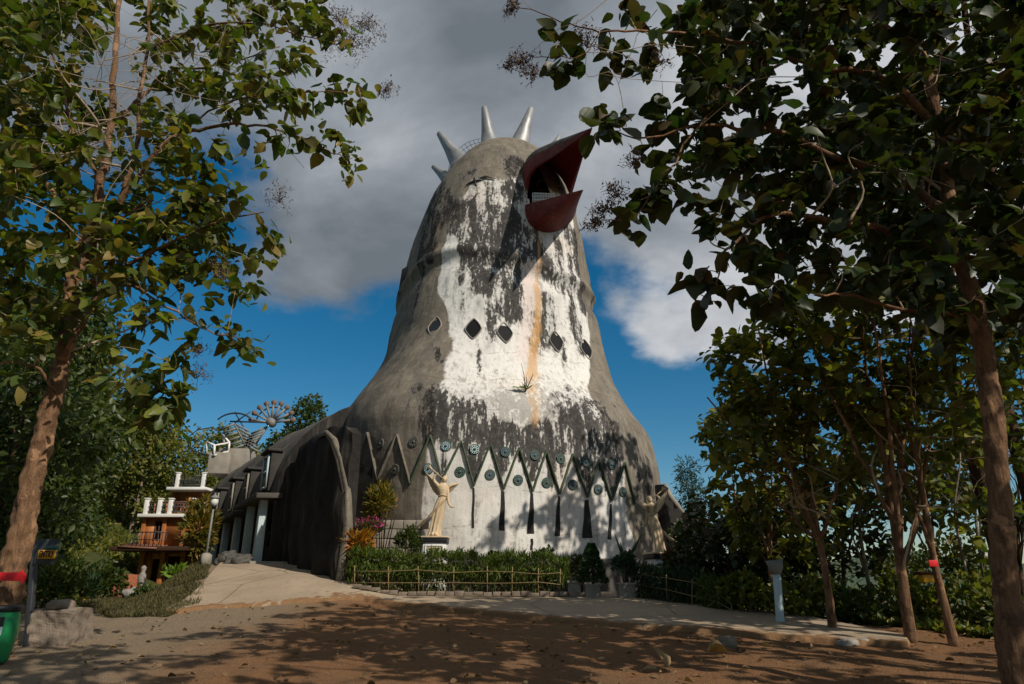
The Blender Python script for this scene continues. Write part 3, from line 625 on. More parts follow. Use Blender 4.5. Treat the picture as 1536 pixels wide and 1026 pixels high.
# beak
bk_t = (885, 190); T0, _, _ = surf(806, 236); Lc, _, _ = surf(788, 286); tipU = at(889, 191, 22.2)
hB, _, _ = surf(822, 349)
Rc = at(859, 288, 28.6); tipL = at(875.5, 284, 23.6)
LIP = np.array([Lc, at(791, 266, 27.1), at(801, 251, 26.4), at(832, 232, 24.9), at(862, 211, 23.5), tipU]); LS = [0, .1, .2, .47, .74, 1]
RDG = np.array([T0, at(818, 226, 27.4), at(848, 209, 25.2), tipU]); RS = [0, .15, .5, 1]
RLP = np.array([Rc, at(866, 264, 26.9), at(877, 228, 24.6), tipU]); RR = [0, .28, .62, 1]
def along(K, P, s): return np.array([np.interp(s, K, P[:, k]) for k in range(3)]) + (P[1] - P[0]) / (K[1] - K[0]) * min(s, 0)
def upper_section(s):
    """arched cross section of the upper bill, from its left lip over the ridge to its right lip"""
    L_, T_, R_ = along(LS, LIP, s), along(RS, RDG, s), along(RR, RLP, s)
    a = np.linspace(0, 1, 17); c0 = (L_ + R_) / 2
    return np.array([c0 + (L_ - c0) * math.cos(x * math.pi) * (1 if x < .5 else 0) + (R_ - c0) * -math.cos(x * math.pi) * (1 if x >= .5 else 0) + (T_ - c0) * math.sin(x * math.pi)**.8 for x in a])
S_ = np.linspace(-.04, .985, 22); U = np.stack([upper_section(s) for s in S_])
cen = np.stack([np.broadcast_to((along(LS, LIP, s) + along(RR, RLP, s)) / 2, (17, 3)) for s in S_])
inn = U + (cen - U) * .11
m = MB(); m.grid(U[:, 2:15], 0); m.grid(U[:, :3], 2); m.grid(U[:, 14:], 2); m.grid(inn[:, ::-1], 1)
for side in (0, 16): m.grid(np.stack([U[:, side], inn[:, side]], 1), 2)
m.grid(np.stack([U[-1], inn[-1]], 1), 2)
t = NT('mouldy_bill_plaster'); n_ = t.noise(1.6, 7, .6); M['bill'] = t.fin(t.ramp(n_, (.35, (.022, .02, .018)), (.55, (.075, .066, .057)), (.7, (.15, .13, .115))), .9, t.bump(n_, .4, .03))
M['mouth_red'] = plain('mouth_red', (.15, .012, .016), .5, .25, 1.5)
m.build('upper_beak', [M['bill'], M['mouth_red'], M['red_paint']], church, True)
Ll, _, _ = surf(788, 307); Rl = at(866, 306, 28.3)
def lower_section(s, k=1.0):
    L_, B_, R_ = (Ll + (tipL - Ll) * s, hB + (tipL - hB) * max(s, 0)**1.35, Rl + (tipL - Rl) * s); c0 = (L_ + R_) / 2
    return np.array([c0 + ((L_ - c0) * max(0, math.cos(x * math.pi)) + (R_ - c0) * max(0, -math.cos(x * math.pi)) + (B_ - c0) * math.sin(x * math.pi)**.85) * (k if 0 < x < 1 else 1) for x in np.linspace(0, 1, 17)])
S2 = np.linspace(-.05, .985, 20); U = np.stack([lower_section(s) for s in S2]); I2 = np.stack([lower_section(s, .86) for s in S2])
I2[:, 0] = U[:, 0] + (U[:, 8] * 0 + (U[:, 16] - U[:, 0])) * .05; I2[:, 16] = U[:, 16] + (U[:, 0] - U[:, 16]) * .05
m = MB(); m.grid(U[:, ::-1], 0); m.grid(I2, 1)
for side in (0, 16): m.grid(np.stack([U[:, side], I2[:, side]], 1), 0)
m.build('lower_beak', [M['red_paint'], M['mouth_red']], church, True)
# railing and hanging lamp inside the mouth
m = MB(); a0 = at(799, 306, 27.3); b0 = at(832, 302, 26.9); a1 = at(799, 289.5, 27.3); b1 = at(832, 291, 26.9)
for i in range(15):
    s = i / 14; m.bar(a0 + (b0 - a0) * s, a1 + (b1 - a1) * s, .035)
for q in (0, .35, .7, 1): m.bar(a0 + (a1 - a0) * q, b0 + (b1 - b0) * q, .04)
m.build('mouth_railing', M['white'], church)
m = MB(); cc = at(822, 278, 28.6)
m.tube([cc + np.array([math.cos(a) * .55, math.sin(a) * .3, .12 * math.sin(2 * a)]) for a in np.linspace(0, 2 * np.pi, 24)], .05, 6); m.build('ring_lamp', M['rust'], church, True)

# eye: a closed lid with a dark slit
P, n, _ = surf(713, 273); t_, u_, n = frame(n); m = MB()
for d, w, ln in ((t_ * .95 + u_ * .22, .045, .46), (u_ - .25 * t_, .035, .36)):
    d = d / np.linalg.norm(d); m.tube([P - d * ln + n * -.02, P - d * ln * .4 + n * .05, P + n * .07, P + d * ln * .4 + n * .05, P + d * ln - n * .02], [.02, w, w * 1.2, w, .02], 8)
m.build('eye', M['black'], church, True)
m = MB(); m.tube([P + t_ * .1 + u_ * .22 + n * -.04, P + t_ * .5 + u_ * .25 + n * .06, P + t_ * .95 + u_ * .12 + n * -.04], [.03, .07, .02], 8); m.build('eyelid', MBODY, church, True)
# metal flap on the nape
m = MB()
m.prism([at(*q, 29.7) for q in ((597, 441), (603, 404), (618, 395), (642, 399), (628, 408), (615, 412), (612, 428))], (0, .5, 0)); m.prism([at(*q, 29.5) for q in ((606, 438), (611, 404), (622, 398), (624, 412))], (0, .3, 0))
m.build('nape_flap', M['conc_dark'], church)
# crown spikes
for b, tip, w, Yb, Yt, fl in [((672, 268), (648.5, 249), .30, 31.6, 31.8, 0), ((692, 247), (657.5, 198), .42, 30.2, 30.0, 1), ((736, 230), (726, 159), .42, 29.6, 29.3, 1), ((777, 226), (797, 161), .44, 30.0, 29.9, 0), ((829, 224), (840, 202), .24, 31.2, 31.4, 0)]:
    B_ = at(b[0], b[1], Yb); T_ = at(tip[0], tip[1], Yt); d = T_ - B_; m = MB()
    w *= 1.5; m.tube([B_ - d * .12, B_, B_ + d * .12, B_ + d * .5, T_ - d * .03, T_], [w * (1.7 if fl else 1.1), w * (1.3 if fl else 1), w * .8, w * .5, w * .24, w * .1], 6 if fl else 10, 0, .05, b[0])
    m.build('crown_spike', M['steel'], church, not fl)
# wire halo behind the crown
hc = at(737, 272, 31.8); m = MB(); hr = 2.42; ax1 = EL; ax2 = np.array([0, 0, 1.0]) * .97 - EF * -.2
for r in (1.62, 1.82, 2.02, 2.22, 2.42): m.tube([hc + (math.cos(a) * ax1 + math.sin(a) * ax2) * r for a in np.linspace(-.35, math.pi + .35, 60)], .016, 4)
for a in np.linspace(-.35, math.pi + .35, 34): m.tube([hc + (math.cos(a) * ax1 + math.sin(a) * ax2) * r for r in (1.4, 2.42)], .013, 4)
m.build('wire_halo', M['dkmetal'], church)

# ---- hall behind the breast
BK = np.array([-.5, .866, 0]); NL = np.array([-.866, -.5, 0]); A0 = np.array([-.6, 31.0, 0])
def hp(s, off, z): 
    s, off, z = np.broadcast_arrays(s, off, z); return A0 + np.asarray(s)[..., None] * BK + np.asarray(off)[..., None] * NL + np.asarray(z)[..., None] * np.array([0, 0, 1.0])
ss_ = np.linspace(0.0, 26, 100)
def hall_sec(s, a):
    h = np.interp(s, [-2, 3, 8, 16, 22, 24.5, 26], [9.3, 9.5, 9.85, 9.9, 9.7, 8.4, 5.2]); w = np.interp(s, [-2, 3, 14, 22, 25, 26], [9.6, 9.75, 10.1, 10.35, 9.9, 9.0]); zb = 4.4
    c_, s_ = np.cos(a), np.sin(a); e1, e2 = 2 / 2.5, 2 / 2.3
    off = np.sign(c_) * np.abs(c_)**e1 * w; off = np.where(off < 0, off * .72, off)
    return hp(s, off, zb + np.abs(s_)**e2 * (h - zb))
aa = np.linspace(0, np.pi, 90); H = np.stack([hall_sec(s, aa) for s in ss_])
for i in range(H.shape[0]):
    for j in range(H.shape[1]):
        p = Vector(H[i, j]); q = .16 * mnoise.noise(p * .5) + .05 * mnoise.noise(p * 1.8); H[i, j] += np.array([0, 0, q]) + NL * q * .6
m = MB(); m.grid(H)
def hall_mat():
    t = NT('dark_weathered_roof'); mid = t.noise(.6, 8, .62); fn = t.noise(4, 8, .65); vs = t.mp((1.6, 1.6, .3)); st = t.noise(1, 7, .6, vs)
    c = t.ramp(mid, (.3, (.03, .027, .024)), (.5, (.075, .068, .06)), (.72, (.15, .138, .12)))
    c = t.mix(t.math('MULTIPLY', t.ss(st, .5, .68), .7), c, (.03, .027, .024)); c = t.mix(.3, c, t.ramp(fn, (.3, (.04, .036, .03)), (.7, (.24, .22, .19))))
    return t.fin(c, .92, t.bump(fn, .4, .03, t.bump(mid, .5, .1)), .15)
M['hall'] = hall_mat()
m.build('hall_roof', M['hall'], church, True)
HF = np.r_[H[0], [H[0, -1] * [1, 1, 0] + [0, 0, 1.0]], [H[0, 0] * [1, 1, 0] + [0, 0, 1.0]]]
# lower side wall, floor of the arcade, end wall
m = MB(); s0, s1 = 0.0, 25.6
m.grid(np.stack([hp(np.linspace(s0, s1, 30), 8.6, z) for z in (1.0, 4.6)]))
m.grid(np.stack([hp(np.linspace(s0, s1, 30), o, 4.42) for o in (8.6, 9.7)]))
m.grid(np.stack([hp(s1, np.linspace(8.6, -6, 12), z) for z in (1.0, 3.0, 4.4)]))
m.grid(np.stack([hp(25.9, np.linspace(8.9, -6.2, 12), z) for z in (2.0, 5.0)]))
m.build('side_wall', M['conc_dark'], church)
m = MB(); m.prism([hp(s0 - .5, 8.4, 1.0), hp(s0 - .5, 10.3, 1.0), hp(s1, 10.3, 1.0), hp(s1, 8.4, 1.0)], (0, 0, 1.06)); m.build('arcade_floor', M['conc'], church)
for a_, b_ in ((-.3, 4.5), (4.7, 25.2)):
    m = MB(); zz = 4.32 if a_ < 2 else 4.12
    m.prism([hp(a_, 9.4, zz), hp(a_, 10.35, zz - .05), hp(b_, 10.35, zz - .05), hp(b_, 9.4, zz)], (0, 0, .2)); m.build('ledge', M['conc_dark'], church, bevel=.03)
for i, s in enumerate((.6, 3.1, 6.0, 9.2, 12.7, 16.4, 20.0, 23.6)):
    m = MB(); c0 = hp(s, 9.9, 0); zt = 4.3 if s < 5.5 else 4.1
    m.box((c0[0], c0[1], (2.05 + zt) / 2), (.42, .30, zt - 2.05), math.atan2(BK[1], BK[0]), 0, .92); m.build('column', M['pale_blue'], church, bevel=.02)
for i, s in enumerate((1.8, 4.5, 7.6, 10.9, 14.5, 18.2)):
    m = MB(); c0 = hp(s, 8.68, 3.1); m.box(c0, (1.5, .1, 2.1), math.atan2(BK[1], BK[0])); d = m.build('door', M['dark_wood'], church, bevel=.01)
    m = MB()
    for o in (-.37, .37):
        c1 = hp(s + o, 8.76, 3.4); m.box(c1, (.5, .05, 1.1), math.atan2(BK[1], BK[0]))
    m.build('door_pane', M['glass'], d)
# dormers
for i, s in enumerate((1.3, 4.6, 7.6, 11.3, 15.5)):
    m = MB(); rz = math.atan2(BK[1], BK[0]); w = 1.25 if i == 0 else .95; zc = 5.45 if i == 0 else 5.25 - .05 * i; off = 9.8 + .13 * i
    c0 = hp(s, off - .15, zc)
    m.box(c0 + NL * -.1, (w, .5, 1.55), rz); m.box(c0 + np.array([0, 0, .82]) + NL * .02, (w + .2, .62, .12), rz)
    d = m.build('dormer', M['dormer'], church, bevel=.03)
    m = MB(); c1 = c0 + NL * .2
    dx = np.array([BK[0], BK[1], 0])
    for q in (-1, 1): m.bar(c1 + dx * q * w * .36 + np.array([0, 0, -.62]), c1 + dx * q * w * .36 + np.array([0, 0, .62]), .07)
    for q in (-.62, 0, .62): m.bar(c1 - dx * w * .36 + np.array([0, 0, q]), c1 + dx * w * .36 + np.array([0, 0, q]), .07)
    f = m.build('window_frame', M['pale_blue'] if i == 0 else M['conc'], d)
    m = MB(); m.box(c0 + NL * .17, (w * .74, .06, 1.26), rz); m.build('pane', M['glass'], f)

# ---- wings
def wing(W0, W1, top, bot, thick, bulge, name='wing'):
    W0 = np.asarray(W0); W1 = np.asarray(W1); d = W1 - W0; ln = np.linalg.norm(d); d /= ln; nn = np.array([d[1], -d[0]]); 
    if nn[1] > 0: nn = -nn
    us = np.linspace(0, 1, 90); vs = np.linspace(0, 1, 70); P = np.zeros((90, 70, 3)); Q = np.zeros((90, 70, 3))
    for i, u in enumerate(us):
        tz = np.interp(u * ln, [q[0] for q in top], [q[1] for q in top]); bz = np.interp(u * ln, [q[0] for q in bot], [q[1] for q in bot])
        for j, v in enumerate(vs):
            xy = W0 + d * u * ln; o = bulge * math.sin(math.pi * min(1, u * .9 + .1)) * math.sin(math.pi * (.15 + .85 * v))**.6
            fl = .09 * math.sin(u * 27 + 1.2 * math.sin(v * 5)) * (1 - v * .5)
            z = bz + (tz - bz) * v; p3 = Vector((xy[0], xy[1], z)); o += fl + .12 * mnoise.noise(p3 * 1.2)
            P[i, j] = (*(xy + nn * o), z); Q[i, j] = (*(xy - nn * thick), z)
    m = MB(); m.grid(P); m.grid(Q[:, ::-1])
    for k in (0, -1): m.grid(np.stack([P[k], Q[k]])); m.grid(np.stack([P[:, k], Q[:, k]]))
    return m
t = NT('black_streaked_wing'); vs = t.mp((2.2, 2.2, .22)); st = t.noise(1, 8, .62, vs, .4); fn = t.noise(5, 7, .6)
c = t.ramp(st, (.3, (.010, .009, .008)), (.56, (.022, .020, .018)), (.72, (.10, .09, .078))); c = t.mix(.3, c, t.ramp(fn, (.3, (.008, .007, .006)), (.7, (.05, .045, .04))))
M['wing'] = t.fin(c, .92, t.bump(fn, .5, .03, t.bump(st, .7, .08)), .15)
w0, w1 = at(509, 885, 21.9), at(419, 848, 26.6)
Lw = np.linalg.norm((w1 - w0)[:2])
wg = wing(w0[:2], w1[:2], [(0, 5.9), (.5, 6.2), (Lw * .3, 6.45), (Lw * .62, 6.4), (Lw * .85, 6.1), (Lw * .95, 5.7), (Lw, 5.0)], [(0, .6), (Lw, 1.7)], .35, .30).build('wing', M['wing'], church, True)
m = MB(); pts = [at(507, 890, 21.95), at(515, 840, 21.9), at(521, 790, 21.9), at(520, 735, 22.0), at(512, 690, 22.2), at(502, 662, 22.6), at(490, 649, 23.2), at(478, 655, 24.0)]
m.tube(np.array(pts), [.18, .16, .15, .15, .14, .12, .08, .05], 14, 0, .16, 1); m.build('wing_edge', MBODY, wg, True)
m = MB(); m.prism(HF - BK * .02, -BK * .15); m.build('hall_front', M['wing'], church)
r0, r1 = at(1006, 840, 27.2), at(1046, 850, 30.5)
Lr = np.linalg.norm((r1 - r0)[:2])
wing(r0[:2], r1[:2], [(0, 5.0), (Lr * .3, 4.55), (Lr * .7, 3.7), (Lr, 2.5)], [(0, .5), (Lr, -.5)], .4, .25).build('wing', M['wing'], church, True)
m = MB(); m.tube([at(996, 727, 27.6), at(1005, 745, 27.4), at(1020, 765, 28.6), at(1036, 795, 30.0), at(1040, 850, 30.2)], [.12, .12, .12, .12, .12], 10, 0, .05); m.build('wing_edge', M['conc'], church, True)

# ---- tail: steel fans and a viewing platform on the back of the roof
YT = 46.0
hub = at(407, 634, YT)
m = MB(); m.tube([hub + np.array([0, -.25, 0]), hub + np.array([0, .25, 0])], .30, 16); m.build('fan_hub', M['grmetal'], church)
pxm = FPX / (YT / ray(407, 634)[1])
for a in np.linspace(8, 172, 9):
    e = np.array([math.cos(R(a)), 0, math.sin(R(a))]); m = MB(); m.bar(hub + e * .3, hub + e * 1.28, .13, .10, 0, (0, 1, 0))
    f = m.build('fan_arm', M['grmetal'], church); q = MB(); b = hub + e * 1.42; sd = np.array([-e[2], 0, e[0]])
    q.prism([hub + e * 1.2 - sd * .09, hub + e * 1.5 - sd * .2, hub + e * 1.66, hub + e * 1.5 + sd * .2, hub + e * 1.2 + sd * .09], (0, .1, 0)); q.build('paddle', M['rust'], f)
m = MB(); m.tube([hub + np.array([math.cos(a), 0, math.sin(a)]) * 1.12 + np.array([0, .12, 0]) for a in np.linspace(.05, 3.1, 30)], .05, 6); m.build('fan_ring', M['dkmetal'], church)
h2 = at(345, 640, YT); m = MB()
m.tube([h2 + np.array([math.cos(a) * 1.35 + .25, 0, math.sin(a) * .95]) for a in np.linspace(.35, 2.6, 26)], .06, 6)
m.tube([at(283, 668, YT), at(283, 655, YT), at(296, 645, YT), at(318, 641, YT), at(330, 648, YT)], .04, 6); m.tube([at(283, 668, YT), at(290, 676, YT), at(318, 684, YT)], .05, 6)
m.bar(at(345, 632, YT), at(405, 634, YT), .09); m.bar(at(352, 618, YT), at(378, 662, YT), .07); m.bar(at(352, 634, YT), at(375, 618, YT), .07)
m.build('steel_hoop', M['dkmetal'], church)
for (ax, ay), (bx, by), sg in (((352, 636), (368, 668), 1), ((401, 640), (384, 666), -1)):
    A_ = at(ax, ay, YT); B_ = at(bx, by, YT); m = MB()
    m.bar(A_, B_, .10)
    for i in range(6):
        p = A_ + (B_ - A_) * (i / 5.2); m.bar(p, p + np.array([sg * 1.05, 0, -.5]), .08, .12)
        if sg > 0: m.bar(p, p + np.array([-.9, 0, -.35]), .08, .12)
    m.build('slatted_panel', M['grmetal'], church)
m = MB(); c0 = at(355, 690, YT + .6); c1 = at(331, 692, YT - .6)
m.box(c0 + np.array([0, 0, -.3]), (2.0, 1.6, 1.9)); m.box(c1 + np.array([0, 0, -.2]), (1.3, 1.3, 1.4), .2); m.build('platform', M['conc'], church, bevel=.04)
m = MB()
rp = [at(310, 680, YT - 1), at(310.5, 663, YT - 1), at(322, 668, YT - 1.4), at(321, 683, YT - 1.4), at(344, 664, YT - .4), at(343, 677, YT - .4), at(334, 652, YT + .4), at(336, 664, YT + .4)]
for a, b in ((0, 1), (3, 2), (5, 4), (7, 6), (1, 2), (2, 4), (4, 6), (3, 5), (0, 3)): m.bar(rp[a], rp[b], .11)
m.build('platform_railing', M['white'], church)

# ------------------------------------------------------------------ cafe house
def make_house():
    Y = 38.0
    def z(py, Y=Y): return at(240, py, Y)[2]
    def x(px, py=800, Y=Y): return at(px, py, Y)[0]
    zb = gz(x(240), Y) - .4; z1, z2, z3 = z(824), z(773), z(735, 43)
    h = thing('terrace_house', (x(245), Y + 2, zb), 'orange-brown two-storey house with white balustraded roof terraces beside the church', 'house')
    def wallp(x0, x1, za, zc, y, holes, mat, name='wall', th=.22):
        m = MB(); xs = [x0]; 
        for a, b, c, d in holes: xs += [a, b]
        xs.append(x1)
        for i in range(0, len(xs), 2): m.box(((xs[i] + xs[i + 1]) / 2, y, (za + zc) / 2), (xs[i + 1] - xs[i], th, zc - za))
        for a, b, c, d in holes:
            if c > za: m.box(((a + b) / 2, y, (za + c) / 2), (b - a, th, c - za))
            m.box(((a + b) / 2, y, (zc + d) / 2), (b - a, th, zc - d))
        return m.build(name, mat, h)
    X0, X1 = x(214), x(300)
    d0, d1 = x(232), x(245)
    wallp(X0, X1 + 2, zb, z1 - .1, Y + .5, [(x(212 + 18), x(242), zb + .1, z(838)), (x(252), x(275), zb + .1, z(834))], M['brown_wood'])
    wallp(X0 + .0, X1 + 2, z1 + .1, z2 - .12, Y, [(x(233), x(244), z(810), z(782))], M['brown_wood'])
    for n in range(2):
        m = MB(); zz = (zb, z1 + .1)[n]; m.box((X0 - .0, Y + 3.0, (zz + (z1 - .1, z2 - .12)[n]) / 2), (.22, 5.2, (z1 - .1 - zb, z2 - z1 - .22)[n])); m.build('side_wall', M['brown_wood'], h)
    m = MB(); m.box(((x(233) + x(244)) / 2, Y + .06, z(796)), (x(244) - x(233), .06, z(782) - z(810))); w = m.build('window', M['glass'], h)
    m = MB()
    for q in (x(233), x(238.5), x(244)): m.box((q, Y - .1, z(796)), (.07, .05, z(782) - z(810) + .1))
    m.build('window_frame', M['dark_wood'], w)
    for a, b in ((230, 242), (252, 275)):
        m = MB(); m.box(((x(a) + x(b)) / 2, Y + .7, (zb + z(836)) / 2), (x(b) - x(a), .06, z(836) - zb)); m.build('door', M['dark_wood'], h)
    for k, q in enumerate((216, 247, 277)):
        m = MB(); m.box((x(q), Y - .14, (z1 + z2) / 2), (.2, .16, z2 - z1 - .3)); m.build('post', M['brown_wood'], h, bevel=.01)
        m = MB(); m.box((x(q), Y + .3, (zb + z1) / 2), (.24, .2, z1 - zb - .2)); m.build('post', M['brown_wood'], h, bevel=.01)
    m = MB(); m.box(((X0 + X1) / 2 + .2, Y - .1, z1), (X1 - X0 + 2.6, 1.7, .22)); m.build('floor_band', M['dark_wood'], h, bevel=.02)
    # lean-to canopy
    m = MB(); m.prism([(x(196), Y - 1.0, z(823)), (x(252), Y - 1.0, z(825)), (x(258), Y + .4, z(817)), (x(198), Y + .4, z(815))], (0, 0, .08)); m.build('canopy', M['terracotta'], h)
    # upper balcony rail
    m = MB(); zr_ = z(800)
    m.bar((X0, Y - .85, zr_), (x(262), Y - .85, zr_), .05); m.bar((X0, Y - .85, z(811)), (x(262), Y - .85, z(811)), .04)
    for q in np.linspace(X0, x(262), 9): m.bar((q, Y - .85, z1 + .1), (q, Y - .85, zr_), .03)
    m.build('balcony_rail', M['dkmetal'], h)
    def terrace(px0, px1, pys, Yt, top, posts, tables):
        zf = at(px0, pys, Yt)[2]; xa, xb = at(px0, pys, Yt)[0], at(px1, pys, Yt)[0]; zt = at(px0, top, Yt)[2]
        m = MB(); m.box(((xa + xb) / 2, Yt + 2.4, zf - .1), (xb - xa + .4, 5.4, .17)); m.build('terrace_slab', M['white'], h, bevel=.02)
        for q in posts:
            m = MB(); c = at(q, pys, Yt)[0]; m.box((c, Yt, (zf + zt) / 2), (.21, .21, zt - zf)); m.box((c, Yt, zt + .03), (.27, .27, .06)); m.build('baluster_post', M['white'], h, bevel=.015)
        m = MB()
        for zz in (.18, .5, .82): m.bar((xa, Yt, zf + (zt - zf) * zz), (xb, Yt, zf + (zt - zf) * zz), .05)
        for q in np.linspace(xa, xb, 18): m.bar((q, Yt, zf), (q, Yt, zf + (zt - zf) * .82), .03)
        m.build('terrace_rail', M['dkmetal'], h)
        return zf
    zf = terrace(216, 291, 771, Y - .2, 749, (218, 238, 254, 287), 1)
    terrace(258, 308, 731, 43, 710, (265, 304), 0)
    m = MB(); m.box((x(285, 740, 43.5) if False else at(285, 750, 44)[0], 45, (at(285, 735, 44)[2] + zb) / 2), (2.3, 2.5, at(285, 735, 44)[2] - zb - .3)); m.build('upper_wall', M['brown_wood'], h)
    # tables and chairs on the lower terrace are separate things
    for k, q in enumerate((243, 268)):
        c = at(q, 771, Y + 1.1); t_ = thing('cafe_table', (c[0], Y + 1.1, zf + .03), ('small brown cafe table at the left end of the lower terrace', 'brown cafe table with chair at the right end of the lower terrace')[k], 'table')
        m = MB(); m.box((c[0], Y + 1.1, zf + .75), (.8, .7, .06)); m.build('tabletop', M['brown_wood'], t_)
        for i in (-1, 1):
            for j in (-1, 1):
                m = MB(); m.box((c[0] + i * .33, Y + 1.1 + j * .28, zf + .4), (.06, .06, .72)); m.build('leg', M['brown_wood'], t_)
    c = at(277, 771, Y + 1.0); t_ = thing('cafe_chair', (c[0], Y + 1.0, zf + .03), 'brown wooden chair beside the right table on the lower terrace', 'chair')
    m = MB(); m.box((c[0], Y + 1, zf + .45), (.42, .42, .05)); m.build('seat', M['brown_wood'], t_)
    m = MB(); m.box((c[0] + .2, Y + 1, zf + .75), (.05, .42, .5)); m.build('backrest', M['brown_wood'], t_)
    for i in (-1, 1):
        for j in (-1, 1): m = MB(); m.box((c[0] + i * .18, Y + 1 + j * .18, zf + .24), (.05, .05, .42)); m.build('leg', M['brown_wood'], t_)
make_house()

# ------------------------------------------------------------------ angel statues
def make_angel():
    px, Y = 653.5, 22.9
    b = at(653.5, 805, Y); zp = b[2]
    k = at(653.5, 805, Y); s = .00352; cx = k[0]
    def p(xz, yz, dy=0.0): return np.array([cx + (xz - 232) * s, Y + dy, zp + (737 - yz) * s])
    a = thing('angel_statue', (cx, Y, zp), 'cream robed angel statue with raised trumpet, lit by sun on a white pedestal', 'statue')
    m = MB(); n = 40; rows = []
    ang = np.linspace(0, 2 * np.pi, n, endpoint=False)
    for xz, yz, hw, hd, fo in [(222, 737, 62, 44, .10), (222, 715, 60, 42, .13), (226, 680, 52, 38, .14), (232, 620, 50, 38, .13), (244, 550, 54, 40, .11), (256, 480, 52, 40, .08), (268, 430, 48, 38, .05), (280, 390, 42, 34, .02), (286, 368, 38, 32, 0),
                               (284, 345, 43, 34, 0), (279, 310, 52, 38, 0), (276, 285, 56, 36, 0), (278, 268, 50, 32, 0), (284, 256, 28, 24, 0), (289, 248, 17, 18, 0), (292, 238, 15, 16, 0)]:
        c = p(xz, yz); w = 1 + fo * np.cos(ang * 9 + yz * .006) + fo * .6 * np.cos(ang * 5 + 1 + yz * .01)
        rows.append(np.c_[c[0] + np.cos(ang) * hw * s * w, c[1] + np.sin(ang) * hd * s * w, np.full(n, c[2])])
    m.grid(np.stack(rows), 0, True); m.add(rows[0], [list(range(n))[::-1]]); m.add(rows[-1], [list(range(n))])
    # head, tilted back and to the trumpet
    hc = p(297, 215, -.01); u = np.linspace(0, np.pi, 16); g = []
    for t in u:
        r = math.sin(t) * .092; zz = math.cos(t) * .118
        g.append(np.c_[hc[0] + np.cos(ang) * r * .86 + zz * .12, hc[1] + np.sin(ang) * r * 1.05 - .02 * math.sin(t) * (np.sin(ang) < -.3) + zz * -.2 * -1, np.full(n, hc[2] + zz)])
    m.grid(np.stack(g), 0, True)
    m.tube([hc + (-.005, -.10, .02), hc + (-.008, -.125, -.01), hc + (-.008, -.10, -.025)], [.012, .018, .012], 8)       # nose
    # arms
    m.tube([p(248, 290, -.02), p(225, 262, -.06), p(202, 238, -.10), p(198, 210, -.12), p(208, 185, -.13), p(228, 172, -.14)], [.075, .068, .058, .047, .038, .030], 12)
    m.tube([p(322, 290), p(330, 340, -.02), p(336, 400, -.05), p(345, 440, -.08), p(365, 470, -.12), p(380, 480, -.13)], [.072, .060, .050, .044, .035, .028], 12)
    for i, (dx, dz) in enumerate([(.10, .03), (.115, .015), (.115, -.003), (.10, -.02)]):
        q = p(378, 479, -.13); m.tube([q, q + (dx * .5, -.01, dz * .6 + .01), q + (dx, -.015, dz)], [.016, .013, .009], 6)
        q = p(226, 172, -.14); m.tube([q, q + (.03, -.03, .03 - i * .014), q + (.045, -.005, .045 - i * .016), q + (.03, .02, .045 - i * .016)], [.016, .014, .012, .009], 6)
    q = p(368, 472, -.12); m.tube([q, q + (.03, -.03, .02), q + (.055, -.04, .02)], [.016, .013, .009], 6)
    q = p(222, 174, -.14); m.tube([q, q + (.02, -.02, -.02), q + (.045, -.02, -.005)], [.016, .013, .009], 6)
    # feet
    for q in (p(205, 722, -.15), p(238, 724, -.16)): m.tube([q + (0, .08, .03), q + (0, 0, .02), q + (0, -.08, 0)], [.05, .05, .025], 10)
    o = m.build('body', M['ochre'], a, True)
    r = o.modifiers.new('remesh', 'REMESH'); r.mode = 'VOXEL'; r.voxel_size = .014; r.use_smooth_shade = True
    sm = o.modifiers.new('smooth', 'SMOOTH'); sm.factor = .4; sm.iterations = 3
    # hair
    m = MB(); g = []
    for t in np.linspace(0, 2.2, 12):
        rr = math.sin(t) * .104; zz = math.cos(t) * .126
        g.append(np.c_[hc[0] + np.cos(ang) * rr * .95 + zz * .12, hc[1] + .035 + np.sin(ang) * rr + zz * .2, hc[2] + zz + .006 * np.sin(ang * 11)])
    m.grid(np.stack(g), 0, True); m.build('hair', M['ochre'], a, True)
    # trumpet
    m = MB(); A_ = p(286, 214, -.13); B_ = p(150, 104, -.22); d = B_ - A_
    m.tube([A_, A_ + d * .5, A_ + d * .78, A_ + d * .9, A_ + d * .97, B_], [.012, .016, .022, .038, .065, .10], 16); m.build('trumpet', M['ochre'], a, True)
    # sash sweeping off the hip
    m = MB(); path = [p(318, 405, -.16), p(280, 440, -.20), p(235, 485, -.18), p(190, 530, -.10), p(160, 565, -.03), p(135, 590, .05), p(80, 625, .15), p(15, 668, .25)]
    rows = []
    for i, c in enumerate(path):
        w = [.05, .08, .10, .12, .12, .09, .06, .02][i]; q = np.linspace(-1, 1, 10); rows.append(np.c_[c[0] + q * w * .45, c[1] + .03 * np.sin(q * 6 + i), c[2] + q * w])
    R_ = np.stack(rows); m.grid(R_); m.grid((R_ + (0, .03, 0))[:, ::-1])
    for e in (0, -1): m.grid(np.stack([R_[:, e], R_[:, e] + (0, .03, 0)]))
    m.build('sash', M['ochre'], a, True)
    m = MB(); m.tube([p(286, 368) + (math.cos(t) * .145, math.sin(t) * .125, .01 * math.sin(t * 3)) for t in np.linspace(0, 2 * np.pi, 24)], .02, 8); m.build('belt', M['ochre'], a, True)
